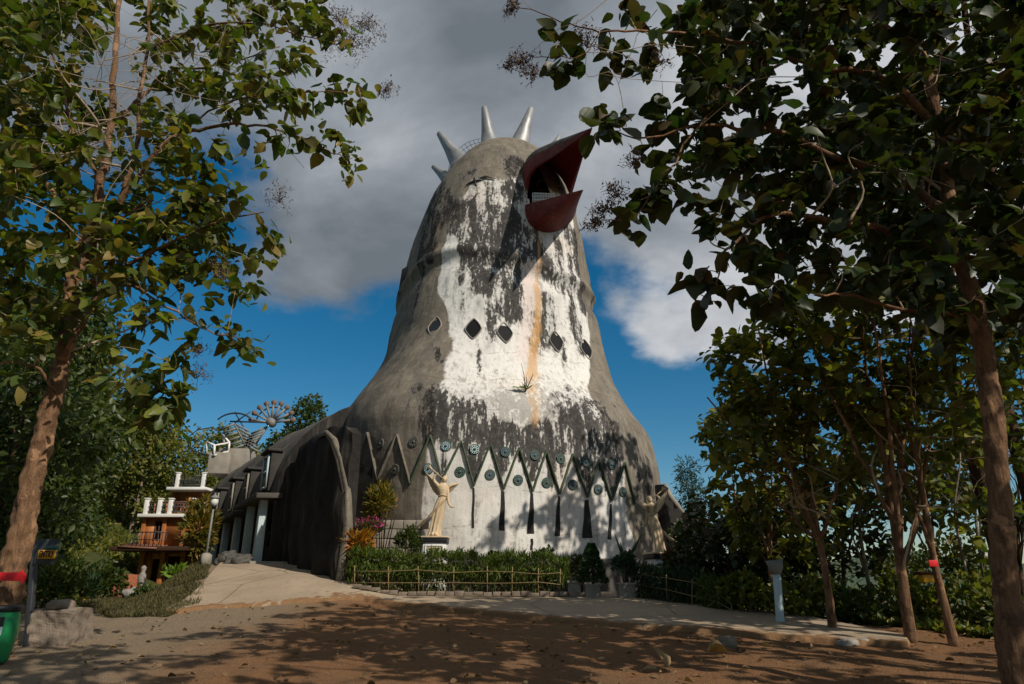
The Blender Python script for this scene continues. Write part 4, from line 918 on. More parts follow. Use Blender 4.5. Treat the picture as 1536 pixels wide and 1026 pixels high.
    # wings: overlapping feathers fanned from the shoulder
    for side, root, tips in ((-1, p(252, 300, .10), [(104, 140), (112, 165), (122, 192), (132, 220), (146, 250), (162, 280), (182, 308), (205, 335), (226, 360)]),
                             (1, p(312, 300, .10), [(433, 238), (420, 252), (404, 266), (388, 280), (372, 294), (358, 308), (344, 322)])):
        m = MB()
        for i, (tx, tz) in enumerate(tips):
            T = p(tx, tz, .30 + .02 * i); B_ = root + np.array([side * .0, .02 * i * .5, -.03 * i]); d = T - B_; ln = np.linalg.norm(d); d /= ln
            sd = np.cross(d, (0, 1, 0)); w = .052 if side < 0 else .04
            up_ = np.array([0, .014, 0])
            P = [B_ - sd * w * .5, B_ + d * ln * .35 - sd * w, B_ + d * ln * .8 - sd * w * .85, T, B_ + d * ln * .8 + sd * w * .85, B_ + d * ln * .35 + sd * w, B_ + sd * w * .5]
            m.prism(np.array(P) + np.array([0, -.012 * i, 0]), up_)
        lead = [root, root + (np.array(p(*tips[0], .3)) - root) * .4 + (0, -.05, .05), p(*tips[0], .3)]
        m.tube(lead, [.07, .055, .012], 10)
        m.build('wing', M['ochre'], a)
    # pedestal
    g0 = gz(cx, Y) - .1
    pd = thing('pedestal', (cx, Y, g0), 'white panelled pedestal under the sunlit angel statue', 'pedestal')
    m = MB(); w = .72; h = zp - g0
    m.box((cx, Y, g0 + (h - .2) / 2), (w, w, h - .2)); m.build('block', M['white'], pd, bevel=.01)
    m = MB(); m.box((cx, Y, zp - .135), (w + .09, w + .09, .15)); m.build('black_band', M['black'], pd, bevel=.015)
    m = MB(); m.box((cx, Y, zp - .03), (w + .14, w + .14, .055)); m.build('cap', M['ochre'], pd, bevel=.015)
    m = MB(); zt, zl = zp - .27, zp - .86; yf = Y - w / 2
    for (x0, x1, za, zc) in ((-.29, .29, zt - .05, zt), (-.29, .29, zl, zl + .05), (-.29, -.24, zl + .05, zt - .05), (.24, .29, zl + .05, zt - .05)): m.box((cx + (x0 + x1) / 2, yf - .015, (za + zc) / 2), (x1 - x0, .05, zc - za))
    m.build('panel_frame', M['white'], pd, bevel=.006)
    m = MB(); m.bar((cx - .20, yf - .01, zl + .08), (cx, yf - .01, zt - .22), .09, .05, 0, (0, 1, 0)); m.bar((cx + .20, yf - .012, zl + .08), (cx, yf - .012, zt - .22), .09, .05, 0, (0, 1, 0))
    m.tube([np.array([cx + math.cos(t) * .2, yf - .01, zt - .12 + math.sin(t) * .03]) for t in np.linspace(0, np.pi, 12)], .03, 8); m.build('relief', M['ochre'], pd)
    m = MB(); m.box((cx, yf - .004, (zt + zl) / 2), (.46, .012, .49)); m.build('panel', M['white'], pd)
    # the second pair stands in shade at the right flank
    X2 = at(990, 832, 22.6); z2 = at(990, 829, 22.6)[2]
    copy_tree(pd, (X2[0], 22.6, g0 + (z2 - zp)), R(14), 1.0, 'white pedestal with black band in the shade at the right flank of the church')
    r2 = copy_tree(a, (X2[0], 22.6, z2), R(165), .9, 'weathered angel statue in shade with wings spread at the right flank')
make_angel()

# ------------------------------------------------------------------ small stone and metal things
def rock(c, size, seed, mat, name, label, cat, sub=3, rough=.25, flat=1.0):
    bm = bmesh.new(); bmesh.ops.create_icosphere(bm, subdivisions=sub, radius=1)
    for v in bm.verts:
        q = v.co.copy(); k = 1 + rough * mnoise.noise(q * 1.3 + Vector((seed, 0, 0))) + rough * .5 * mnoise.noise(q * 3.1 + Vector((seed, 5, 0))) + rough * .25 * mnoise.noise(q * 8 + Vector((seed, 5, 2)))
        q = Vector([math.copysign(abs(x)**(.72), x) for x in q]); v.co = Vector((q.x * size[0], q.y * size[1], q.z * size[2])) * k
    me = bpy.data.meshes.new(name); bm.to_mesh(me); bm.free(); me.materials.append(mat)
    for p_ in me.polygons: p_.use_smooth = True
    o = bpy.data.objects.new(name, me); COL.objects.link(o); o.location = c; return tag(o, label, cat)
# masonry stub at left with a rock on it
c = on_ground(66, 968)
def stub():
    m = MB(); X, Y, Z = c; nx, nz = 26, 22
    Pts = []
    W, D, H = .70, .8, .66
    t = thing('stone_block', (X, Y + .4, Z), 'low rough plastered stone wall end beside the green bin', 'wall')
    bm = bmesh.new(); bmesh.ops.create_cube(bm, size=1); bmesh.ops.subdivide_edges(bm, edges=bm.edges[:], cuts=15, use_grid_fill=True)
    for v in bm.verts:
        v.co = Vector((v.co.x * W, v.co.y * D, (v.co.z + .5) * H - .08)) + Vector((X, Y + .4, Z)); q = v.co
        n = Vector((mnoise.noise(q * 3), mnoise.noise(q * 3 + Vector((9, 0, 0))), mnoise.noise(q * 3 + Vector((0, 9, 0))))) * .06 + Vector((mnoise.noise(q * 9), mnoise.noise(q * 9 + Vector((9, 0, 0))), 0)) * .025
        v.co = q + n
    me = bpy.data.meshes.new('masonry'); bm.to_mesh(me); bm.free(); me.materials.append(M['stone'])
    o = bpy.data.objects.new('masonry', me); COL.objects.link(o); o.parent = t; o.matrix_parent_inverse = Matrix.Translation(-Vector(t.location))
    rock((X - .02, Y + .3, Z + H - .01), (.22, .2, .10), 3, M['stone'], 'rock', 'flat grey rock lying on top of the low stone wall end', 'rock')
stub()
# green bin
def bin_():
    Y = 11.35; b = at(-22, 992, Y); x = b[0] + .02; z = gz(x, Y); r = .30
    t = thing('waste_bin', (x, Y, z), 'green plastic barrel bin with black rim at the left edge', 'bin')
    m = MB(); m.lathe([(r * .8, 0), (r * .9, .05), (r * .98, .2), (r * 1.06, .42), (r * 1.0, .66), (r * .93, .74), (r * .93, .76)], (x, Y, z), 32); m.build('barrel', M['green_plastic'], t, True)
    m = MB(); m.lathe([(r * 1.0, .73), (r * 1.03, .75), (r * 1.03, .80), (r * .98, .82), (r * .85, .82), (r * .8, .78)], (x, Y, z), 32); m.build('rim', M['black'], t, True)
    for nm, a0, a1, z0, z1, mt in (('label_panel', -2.05, -1.65, .24, .40, 'orange_paint'), ('sticker', -2.0, -1.65, .43, .53, 'bluewhite'), ('sticker', -1.05, -.65, .40, .52, 'bluewhite'), ('opening', -1.0, -.62, .52, .66, 'black')):
        m = MB(); aa_ = np.linspace(a0, a1, 8); zz = np.linspace(z0, z1, 6)
        rr = np.interp(zz, [.2, .42, .66, .74], [r * .98, r * 1.06, r * 1.0, r * .93]) + .004
        m.grid(np.stack([np.c_[x + np.cos(aa_) * q, Y + np.sin(aa_) * q, np.full(8, w) + .0] for q, w in zip(rr, zz + z)])); m.build(nm, M[mt], t, True)
bin_()
# arrow board on the left tree, entry sign
def signs():
    Y = 11.45; q = [(-14, 859), (31, 858), (31, 853.5), (40, 864), (33, 876), (32, 871.5), (-14, 871)]
    m = MB(); m.prism([at(x, y, Y) for x, y in q], (0, .025, 0)); tag(m.build('arrow_sign', M['red_sign'], None, bevel=.004, loc=at(12, 866, Y)), 'red arrow-shaped board pointing right, nailed to the left tree trunk', 'sign')
    Y = 13.0; b = at(56, 905, Y); z = gz(b[0], Y); t = thing('entry_sign', (b[0], Y, z), 'dark board on a post reading ENTRY in a yellow strip under a teal arrow', 'sign')
    tp = at(54, 812, Y); m = MB(); m.bar((b[0], Y, z - .1), (tp[0], Y, tp[2]), .11, .09); m.build('post', M['dkmetal'], t, bevel=.01)
    A_, B_ = at(54, 847, Y), at(94, 809, Y); m = MB(); m.box(((A_[0] + B_[0]) / 2, Y - .07, (A_[2] + B_[2]) / 2), (B_[0] - A_[0], .04, B_[2] - A_[2])); m.build('board', M['dkmetal'], t, bevel=.008)
    A_, B_ = at(61, 838.5, Y), at(90, 825.5, Y); m = MB(); m.box(((A_[0] + B_[0]) / 2, Y - .1, (A_[2] + B_[2]) / 2), (B_[0] - A_[0], .02, B_[2] - A_[2])); pl_ = m.build('yellow_strip', M['yellow'], t)
    cu = bpy.data.curves.new('lettering_outline', 'FONT'); cu.body = 'ENTRY'; cu.size = .165; cu.extrude = .004; cu.align_x = 'CENTER'; cu.align_y = 'CENTER'; cu.space_character = 1.08; cu.offset = .004; cu.materials.append(M['dark_wood'])
    co_ = bpy.data.objects.new('lettering_outline', cu); me = bpy.data.meshes.new_from_object(co_); bpy.data.objects.remove(co_)
    o = bpy.data.objects.new('lettering', me); COL.objects.link(o); o.parent = pl_; o.location = ((A_[0] + B_[0]) / 2, Y - .115, (A_[2] + B_[2]) / 2); o.rotation_euler = (math.pi / 2, 0, 0)
    sx_ = (B_[0] - A_[0]) * .9 / .58; o.scale = (min(sx_, 1.2), 1, 1)
    m = MB(); m.prism([at(x, y, Y - .095) for x, y in ((68, 820), (68, 823), (82, 823), (82, 824.5), (87, 821.5), (82, 818.5), (82, 820))], (0, -.012, 0)); m.build('arrow', M['teal'], t)
signs()
# lamp posts
def lamp(px, pyb, pyt, Y, label, lean=0.0):
    b = at(px - lean, pyb, Y); tp = at(px, pyt, Y); z = b[2]
    t = thing('lamp_post', (b[0], Y, z), label, 'lamp post'); m = MB()
    m.lathe([(.22, -.3), (.22, .12), (.16, .16), (.10, .2)], (b[0], Y, z), 4); m.build('footing', M['conc'], t)
    m = MB(); m.tube([b, (b + tp) / 2, tp], [.05, .04, .035], 10); m.build('pole', M['grmetal'], t, True)
    m = MB(); m.lathe([(.05, -.08), (.07, 0), (.13, .04)], tp, 8); m.build('collar', M['dkmetal'], t)
    m = MB(); m.lathe([(.11, .04), (.15, .16), (.14, .26), (.12, .30)], tp, 8); m.build('lamp_glass', M['lamp_glass'], t)
    m = MB(); m.lathe([(.19, .30), (.14, .36), (.04, .42), (.02, .5)], tp, 8); m.build('lamp_cap', M['grmetal'], t)
lamp(320.5, 838, 760, 25.5, 'thin grey lamp post with lantern beside the ramp', 12)
def stump_post():
    b = on_ground(1171, 938); Y = b[1]; tp = at(1165, 862, Y); t = thing('white_post', tuple(b), 'whitewashed leaning post standing at the edge of the woods', 'post')
    m = MB(); m.tube([b - (0, 0, .2), b + (tp - b) * .15, b + (tp - b) * .6, tp], [.12, .085, .085, .085], 12, 0, .05); m.build('shaft', M['pale_blue'], t, True)
    m = MB(); m.tube([tp, tp + (0.0, 0, .12), tp + (-.02, 0, .3)], [.085, .14, .18], 12); m.build('flared_top', M['grmetal'], t, True)
stump_post()
# stones and planters in front of the church
def blockwall():
    t = thing('garden_wall', at(565, 850, 23.4), 'short wall of grey concrete blocks behind the pink bougainvillea', 'wall'); m = MB()
    a = at(545, 845, 23.4); z0 = gz(a[0], 23.4) - .1
    for r_ in range(6):
        for k in range(5):
            m.box((a[0] + .42 * k + (.2 if r_ % 2 else 0), 23.4 + .02 * ((k + r_) % 3), z0 + .16 + r_ * .30), (.40, .22, .28))
    m.build('blocks', M['conc'], t, bevel=.015)
blockwall()
def planter(px, py0, py1, w, Y, label):
    b = at(px, py1, Y); tp = at(px, py0, Y); h = tp[2] - b[2]; x = b[0]; t = thing('concrete_planter', (x, Y, b[2]), label, 'planter'); m = MB()
    P = []
    for (ww, zz) in ((w * .92, -.08), (w, .05), (w, h * .8), (w * 1.12, h * .84), (w * 1.12, h), (w * .95, h), (w * .9, h - .08)):
        hw = ww / 2; P.append(np.array([[x - hw, Y - hw, b[2] + zz], [x + hw, Y - hw, b[2] + zz], [x + hw, Y + hw, b[2] + zz], [x - hw, Y + hw, b[2] + zz]]))
    m.grid(np.stack(P), 0, True); m.build('box', M['conc'], t, bevel=.02)
    m = MB(); m.box((x, Y, b[2] + h - .11), (w * .93, w * .93, .06)); m.build('soil', M['stone'], t)
planter(861, 871, 895, .36, 20.9, 'small square grey planter at the right end of the sunlit hedge')
planter(940, 874, 896, .48, 20.6, 'wide square grey planter holding a forked shrub')
planter(889, 876, 898, .42, 20.75, 'dark planter pot holding the cone topiary')
rock(at(362, 840, 25.8) + np.array([0, 0, -.05]), (.42, .34, .22), 11, M['conc_dark'], 'boulder', 'grey boulder heap at the left foot of the church colonnade', 'boulder', 4, .5)
rock(at(342, 840, 26.5), (.36, .36, .28), 19, M['conc_dark'], 'boulder', 'dark squat boulder behind the lamp post footing', 'boulder', 4, .5)
rock(on_ground(1091, 968) + np.array([0, 0, .05]), (.17, .15, .11), 5, M['stone'], 'rock', 'dark wedge-shaped rock on the sunlit edge of the plaza', 'rock')
rock(on_ground(1272, 968) + np.array([0, 0, .04]), (.16, .12, .07), 8, M['conc'], 'rubble_piece', 'pale broken slab piece at the right tip of the plaza', 'rubble')
rock(on_ground(1296, 966) + np.array([0, 0, .03]), (.13, .10, .06), 15, M['conc'], 'rubble_piece', 'smaller broken piece beyond the right tip of the plaza', 'rubble')
# kerb of bricks under the hedge
def kerb():
    t = thing('hedge_kerb', at(720, 893, 20.9), 'low kerb of rough bricks along the foot of the sunlit hedge', 'kerb'); m = MB()
    xa, xb = at(535, 893, 21.0)[0], at(862, 893, 20.6)[0]
    xs = np.arange(xa, xb, .27)
    for i, x in enumerate(xs):
        Y = 21.0 - .4 * i / len(xs); z = gz(x, Y) + .1; m.box((x, Y + .02 * rng.normal(), z + .05 + .01 * rng.normal()), (.25 + .02 * rng.normal(), .13, .12 + .02 * rng.normal()), .08 * rng.normal())
    m.build('bricks', M['stone'], t, bevel=.012)
kerb()
# bamboo fences
def bfence(pts, rails, label, rad=.015):
    """pts: (px, py_base, py_top, Y)"""
    b0 = at(pts[0][0], pts[0][1], pts[0][3]); t = thing('bamboo_fence', b0, label, 'fence'); B = []; T_ = []
    for px, pb, pt, Y in pts:
        b = at(px, pb, Y); tp = at(px + rng.normal() * .6, pt, Y); B.append(b); T_.append(tp)
        m = MB(); m.tube([b - (0, 0, .1), (b + tp) / 2 + rng.normal(0, .01, 3), tp], rad, 8, 0, .05); m.build('post', M['bamboo'], t, True)
    for f in rails:
        m = MB(); P = [b + (q - b) * (f + .03 * rng.normal()) + (0, -.03, 0) for b, q in zip(B, T_)]
        m.tube(P, rad * .75, 7, 0, .05); m.build('rail', M['bamboo'], t, True)
bfence([(532, 892, 848, 21.2), (583, 892, 850, 21.1), (628, 892, 849, 21.0), (681, 891, 850, 20.9), (731, 891, 849, 20.85), (768, 891, 850, 20.8), (808, 892, 852, 20.75), (840, 893, 853, 20.7)], (.42, .82), 'bamboo rail fence in front of the sunlit hedge')
bfence([(961, 897, 855, 20.3), (1000, 902, 862, 19.4), (1038, 912, 868, 18.5), (1078, 920, 886, 17.7), (1098, 925, 906, 17.3)], (.45, .85), 'bamboo rail fence curving down the slope by the dark right hedge')
# left: brick planter with pebbles and a little white figure
def leftbits():
    Y = 30.0; a = at(178, 880, Y); b = at(208, 862, Y); z0 = gz(a[0], Y); t = thing('brick_planter', ((a[0] + b[0]) / 2, Y, z0), 'small red brick planter in front of the orange-brown house', 'planter')
    cxx = (a[0] + b[0]) / 2; zt = b[2]
    for nm, c, sz_ in (('front_wall', (cxx, Y - .4, (z0 + zt) / 2 - .1), (b[0] - a[0], .14, zt - z0 + .2)), ('back_wall', (cxx, Y + .4, (z0 + zt) / 2 - .1), (b[0] - a[0], .14, zt - z0 + .2)), ('side_wall', (a[0] + .07, Y, (z0 + zt) / 2 - .1), (.14, .64, zt - z0 + .2)), ('side_wall', (b[0] - .07, Y, (z0 + zt) / 2 - .1), (.14, .64, zt - z0 + .2))):
        m = MB(); m.box(c, sz_); m.build(nm, M['brick'], t, bevel=.01)
    m = MB(); m.box((cxx, Y, zt - .12), (b[0] - a[0] - .3, .62, .1)); m.build('soil', M['stone'], t)
    q = at(186, 908, 23.5); z = gz(q[0], 23.5)
    r = rock((q[0] - .2, 24.2, z + .16), (.24, .24, .28), 31, M['pebble'], 'pebble_mound', 'pile of pale pebbles beside the path at the foot of the brick planter', 'stones', 4, .35)
    q = at(213, 868, 29.0); z = gz(q[0], 29.0); t = thing('garden_figure', (q[0], 29, z), 'small white garden figure standing by the house door', 'figurine')
    m = MB(); top = at(213, 848, 29)[2]; h = top - z
    m.lathe([(.16, 0), (.18, .08), (.12, h * .35), (.15, h * .55), (.17, h * .7), (.07, h * .8), (.10, h * .88), (.10, h * .95), (.02, h)], (q[0], 29, z), 16); m.build('body', M['pebble'], t, True)
leftbits()
# red marker and a small lantern on the third tree at right
def tinybits():
    Y = 13.05; m = MB(); q = at(1400, 845, Y - .22); m.box(q, (.16, .02, .11)); tag(m.build('red_marker', M['red_sign'], None, bevel=.004, loc=q), 'small red plate nailed to the slanting thin tree at right', 'marker')
    c = at(1392, 868, 15.5); t = thing('hanging_lantern', c, 'small dark hanging box lantern between the right-hand trees', 'lantern'); m = MB(); m.box(c, (.3, .2, .16)); m.build('case', M['yellow'], t, bevel=.01)
    m = MB(); m.box(c + (0, 0, .11), (.44, .3, .06)); m.build('roof', M['dark_wood'], t); m = MB(); m.bar(c + (0, 0, .12), c + (.02, 0, 1.5), .012); m.build('cord', M['dkmetal'], t)
tinybits()

# ------------------------------------------------------------------ vegetation helpers
def unit(v): return v / (np.linalg.norm(v, axis=-1, keepdims=True) + 1e-9)
LEAF_L = np.array([0, 5, 6, 1, 1, 6, 7, 2, 2, 7, 8, 3, 3, 8, 4, 0, 1, 10, 9, 1, 2, 11, 10, 2, 3, 12, 11, 3, 4, 12]); LEAF_T = np.array([4, 4, 4, 3, 4, 4, 4, 3])
def leaves(mb, b, d, L, wr=.36, droop=.18, fold=.10, m=0, up=None):
    """broad leaves folded along the midrib: base points, directions, lengths"""
    n = len(b)
    if n == 0: return
    d = unit(d); up = unit(rng.normal(0, .5, (n, 3)) + (0, 0, 1.0)) if up is None else up
    s = unit(np.cross(d, up)); N = np.cross(s, d); L = np.broadcast_to(np.asarray(L, float), (n,))[:, None]; w = L * wr * rng.uniform(.8, 1.15, (n, 1)); dr = L * droop * rng.uniform(.2, 2.0, (n, 1)); fo = L * fold * rng.uniform(-.6, 1.8, (n, 1))
    mid = [b + d * L * t + N * dr * (.5 * t - 1.4 * t * t) for t in (0, .3, .6, .85, 1)]
    sd = []
    for sg in (-1, 1):
        for t, k in ((.08, .58), (.32, 1.0), (.62, .84), (.86, .42)):
            sd.append(b + d * L * (t + rng.normal(0, .015, (n, 1))) + N * dr * (.5 * t - 1.4 * t * t) + sg * s * w * k * rng.uniform(.88, 1.08, (n, 1)) + N * (fo * k + L * rng.normal(0, .02, (n, 1))))
    v = np.stack(mid + sd, 1)
    mb.raw(v.reshape(-1, 3), (LEAF_L[None] + 13 * np.arange(n)[:, None]).ravel(), np.tile(LEAF_T, n), m)
def quads(mb, b, d, L, wr=.3, m=0, fold=.12):
    n = len(b)
    if n == 0: return
    d = unit(d); s = unit(np.cross(d, rng.normal(0, 1, (n, 3)))); N = np.cross(s, d); L = np.broadcast_to(np.asarray(L, float), (n,))[:, None]; w = L * wr
    v = np.stack([b, b + d * L * .45 + s * w + N * L * fold, b + d * L, b + d * L * .45 - s * w + N * L * fold], 1)
    i = 4 * np.arange(n)[:, None]
    mb.add(v.reshape(-1, 3), np.concatenate([i + np.array([[0, 1, 2]]), i + np.array([[0, 2, 3]])]), m)
def smooth_path(P, k=5):
    P = np.asarray(P, float); t = np.arange(len(P)); tt = np.linspace(0, len(P) - 1, (len(P) - 1) * k + 1)
    D = np.gradient(P, axis=0); i = np.minimum(tt.astype(int), len(P) - 2); u = (tt - i)[:, None]
    return (2 * u**3 - 3 * u**2 + 1) * P[i] + (u**3 - 2 * u**2 + u) * D[i] + (-2 * u**3 + 3 * u**2) * P[i + 1] + (u**3 - u**2) * D[i + 1]
def panicle(mb, c, r, n=90, hang=(0, 0, .3)):
    c = np.asarray(c)
    for k in range(9):
        e = c + unit(rng.normal(0, 1, 3) + np.array(hang)) * r * rng.uniform(.6, 1.2); mb.tube([c - np.array(hang) * r, (c + e) / 2 + rng.normal(0, .08 * r, 3), e], [.006, .004, .002], 3)
        q = c + (e - c) * rng.uniform(.2, 1.1, (n // 9, 1)) + rng.normal(0, .22 * r, (n // 9, 3))
        quads(mb, q, rng.normal(0, 1, q.shape), rng.uniform(.018, .04, len(q)), .5)
        quads(mb, q, rng.normal(0, 1, q.shape), rng.uniform(.05, .10, len(q)), .04)
def teak(name, label, cat, trunk, limbs, clusters, mats, nleaf=(8, 13), size=(.2, .36), panics=(), group=None, spread=.34, lump=.06, wr=.36, extra_twig=1.0, leafdown=.45, bare=14, barelen=(.6, 1.6)):
    """trunk/limbs: arrays (k,4) of x,y,z,radius; clusters: (n,3) twig ends carrying a rosette of drooping leaves"""
    trunk = np.asarray(trunk, float)
    t = thing(name, trunk[0, :3], label, cat, group)
    m = MB(); Ps = smooth_path(trunk, 16 if bare > 20 else 7); nsd = 26 if bare > 20 else 12; m.tube(Ps[:, :3], Ps[:, 3], nsd, 0, lump, trunk[0, 0])
    Vt = m.V[-1]
    for i in range(len(Ps)):
        for j in range(nsd):
            w = Vt[i * nsd + j]; o = w - Ps[i, :3]; g = Vector((w[0] * 5, w[1] * 5, w[2] * 1.3)); Vt[i * nsd + j] = w + o * (.08 * mnoise.noise(g) + .06 * mnoise.noise(g * 2.3) + .16 * max(0, mnoise.noise(Vector((w[0] * 2.2, w[1] * 2.2, w[2] * 1.7))) - .15)); sk = [Ps[:, :3]]; sr = [Ps[:, 3]]
    for l in limbs:
        l = np.asarray(l, float); q = smooth_path(l, 5); q[1:-1, :3] += rng.normal(0, .02, (len(q) - 2, 3)); m.tube(q[:, :3], q[:, 3], 9, 0, lump * .7, l[0, 1]); sk.append(q[:, :3]); sr.append(q[:, 3])
    sk = np.concatenate(sk); sr = np.concatenate(sr)
    tw = m; lf = MB(); clusters = np.asarray(clusters, float); cm = clusters.mean(0)
    for _ in range(bare):
        k = int(rng.integers(len(sk) // 3, len(sk))); p0 = sk[k]; d0 = unit(unit(rng.normal(0, 1, 3)) + unit(cm - p0) * .8 + (.15, -.35, .3)); ln = rng.uniform(*barelen)
        pa = smooth_path([p0, p0 + d0 * ln * .35 + rng.normal(0, .08, 3), p0 + d0 * ln * .7 + rng.normal(0, .14, 3) + (0, 0, .1), p0 + d0 * ln + rng.normal(0, .2, 3)], 4); rr = np.linspace(min(sr[k] * .55, .014 + .014 * ln), .005, len(pa)); tw.tube(pa, rr, 6, 1); sk = np.r_[sk, pa[3:]]; sr = np.r_[sr, rr[3:]]
    order = np.argsort([np.min(np.linalg.norm(sk - c, axis=1)) for c in clusters])
    B, D, S = [], [], []
    for oi in order:
        c = clusters[oi]; dv = sk - c; dist = np.linalg.norm(dv, axis=1) + .5 * np.maximum(0, dv[:, 2]); k = int(np.argmin(dist)); p = sk[k]; ln = np.linalg.norm(c - p)
        mid = (p + c) / 2 + rng.normal(0, .10 * ln + .01, 3) + np.array([0, 0, -.06 * ln]); pa = smooth_path([p, mid, c], 4); r0 = min(sr[k] * .7, .008 + .014 * ln); rr = np.linspace(r0, .006, len(pa))
        tw.tube(pa, rr, 5, 1); sk = np.r_[sk, pa[2:]]; sr = np.r_[sr, rr[2:]]
        n = rng.integers(*nleaf); ax = unit(c - p)
        b = c + rng.normal(0, spread * .25, (n, 3)); d = unit(rng.normal(0, 1, (n, 3)) * (1, 1, .6) + ax * .5 - np.array([0, 0, leafdown])); B.append(b); D.append(d); S.append(size[0] * .8 + (size[1] * 1.1 - size[0] * .8) * rng.uniform(0, 1, n)**1.3)
        if ln > .35:
            j = rng.integers(2, len(pa), max(1, int(3 * extra_twig))); b = pa[j]; B.append(b); D.append(unit(rng.normal(0, 1, b.shape) - (0, 0, .4))); S.append(rng.uniform(size[0], size[1] * .9, len(b)))
    leaves(lf, np.concatenate(B), np.concatenate(D), np.concatenate(S), wr)
    m.build('trunk', [mats[0], M['twig'] if mats[0] is M['bark'] else mats[0]], t, True); lf.build('crown', mats[1], t, True)
    if panics:
        m = MB()
        for q in panics: panicle(m, q[:3], q[3], int(q[4]) if len(q) > 4 else 110)
        m.build('dried_flowers', M['panicle'], t)
    return t
def pxl(pts): return [(*at(p[0], p[1], p[2]), p[3]) for p in pts]
def pxlr(pts): return [(*q[:3], q[3] * .80) for q in pxl(pts)]
def cl(pts, Y, jit=.5): return np.array([at(p[0], p[1], (p[2] if len(p) > 2 else Y) + rng.uniform(-jit, jit)) for p in pts])
def region(poly, n, Y0, Y1):
    xs = [p[0] for p in poly]; ys = [p[1] for p in poly]; out = []
    while len(out) < n:
        x, y = rng.uniform(min(xs), max(xs)), rng.uniform(min(ys), max(ys))
        if in_poly(x, y, poly): out.append(at(x, y, rng.uniform(Y0, Y1)))
    return np.array(out)
def ell(c, r, n, shell=.5):
    v = unit(rng.normal(0, 1, (n, 3))) * (rng.uniform(0, 1, (n, 1))**(1 / 3) * (1 - shell) + shell); return np.asarray(c) + v * np.asarray(r)

# ------------------------------------------------------------------ big tree at left
trunk = pxl([(-18, 1030, 9.5, .40), (-11, 985, 9.5, .33), (0, 940, 9.5, .29), (13, 880, 9.5, .255), (34, 790, 9.5, .225), (62, 665, 9.5, .195), (82, 590, 9.5, .175), (96, 530, 9.5, .165), (106, 460, 9.5, .18), (113, 415, 9.5, .19), (126, 365, 9.5, .15)])
limbs = [pxl(q) for q in [
    [(122, 375, 9.5, .14), (142, 325, 9.5, .11), (154, 262, 9.5, .10), (166, 195, 9.6, .09), (172, 100, 9.7, .075), (178, -40, 9.9, .06)],
    [(126, 385, 9.5, .11), (168, 322, 9.45, .085), (200, 272, 9.4, .075), (248, 216, 9.3, .06), (300, 194, 9.2, .045), (370, 186, 9.0, .032), (440, 203, 8.9, .022), (492, 226, 8.8, .014), (520, 240, 8.8, .008)],
    [(113, 410, 9.5, .11), (96, 345, 9.3, .085), (76, 285, 9.2, .07), (42, 240, 9.0, .05), (-10, 195, 8.9, .04)],
    [(185, 292, 9.4, .07), (203, 225, 9.5, .06), (211, 150, 9.6, .05), (222, 60, 9.7, .04), (226, -30, 9.8, .03)],
    [(118, 430, 9.5, .08), (165, 412, 9.3, .05), (216, 384, 9.1, .04), (282, 352, 8.9, .03), (340, 330, 8.8, .02), (396, 318, 8.8, .012)],
    [(97, 540, 9.4, .07), (128, 476, 9.25, .055), (150, 432, 9.2, .05), (152, 396, 9.15, .045), (178, 330, 9.0, .03), (230, 300, 8.9, .02)],
    [(84, 588, 9.4, .035), (50, 548, 9.2, .03), (-10, 541, 9.0, .025)],
    [(216, 75, 9.6, .04), (300, 42, 9.4, .03), (390, 36, 9.2, .022), (470, 58, 9.0, .015), (535, 70, 8.9, .008)],
    [(165, 412, 9.3, .035), (238, 452, 9.0, .025), (300, 492, 8.8, .016), (362, 510, 8.7, .01)],
    [(152, 270, 9.5, .05), (110, 200, 9.3, .04), (90, 120, 9.2, .03), (60, 30, 9.1, .025)],
    [(250, 214, 9.3, .03), (330, 160, 9.1, .022), (430, 138, 9.0, .015), (540, 138, 8.9, .008)],
    [(166, 190, 9.6, .05), (250, 110, 9.9, .035), (320, 100, 10.1, .025), (420, 70, 10.2, .015)]]]
hand = [(360, 512), (345, 500), (376, 522), (375, 432), (352, 440), (396, 345), (408, 362), (415, 207), (440, 200), (468, 214), (492, 196), (522, 246), (530, 236), (540, 138), (535, 158), (498, 132), (470, 150), (510, 62), (486, 40), (462, 20), (430, 88), (420, 148), (352, 172), (300, 120), (280, 60), (350, 60), (390, 22), (440, 42), (250, 130), (262, 250), (310, 262), (330, 322), (288, 310), (356, 288), (240, 330), (270, 398), (230, 420), (300, 465), (200, 500), (258, 545), (240, 600), (268, 588), (205, 590), (180, 520), (163, 572), (60, 520), (20, 560), (70, 500), (330, 372), (300, 350), (380, 395), (250, 480), (215, 460), (285, 520), (370, 100), (400, 110), (330, 220), (380, 230), (215, 560), (235, 570), (265, 610), (228, 615)]
KL = 1.25
def far(P, k):          # the same branches seen from the camera, standing k times further off
    return [(CZ * 0 + a * k, b * k, CZ + (c - CZ) * k, r * k * .66) for a, b, c, r in P]
trunk = far(trunk, KL); limbs = [far(l, KL) for l in limbs]
cl_ = np.r_[cl(hand, 8.9 * KL, .4), region([(-30, -30), (330, -30), (300, 180), (300, 330), (250, 420), (110, 480), (-30, 500)], 150, 8.4 * KL, 11 * KL), region([(-30, -30), (140, -30), (120, 420), (-30, 520)], 110, 8 * KL, 11 * KL), region([(300, -30), (470, -30), (440, 150), (300, 170)], 34, 8.6 * KL, 10.2 * KL), region([(230, 230), (340, 250), (380, 350), (300, 480), (200, 480)], 30, 8.6 * KL, 9.8 * KL)]
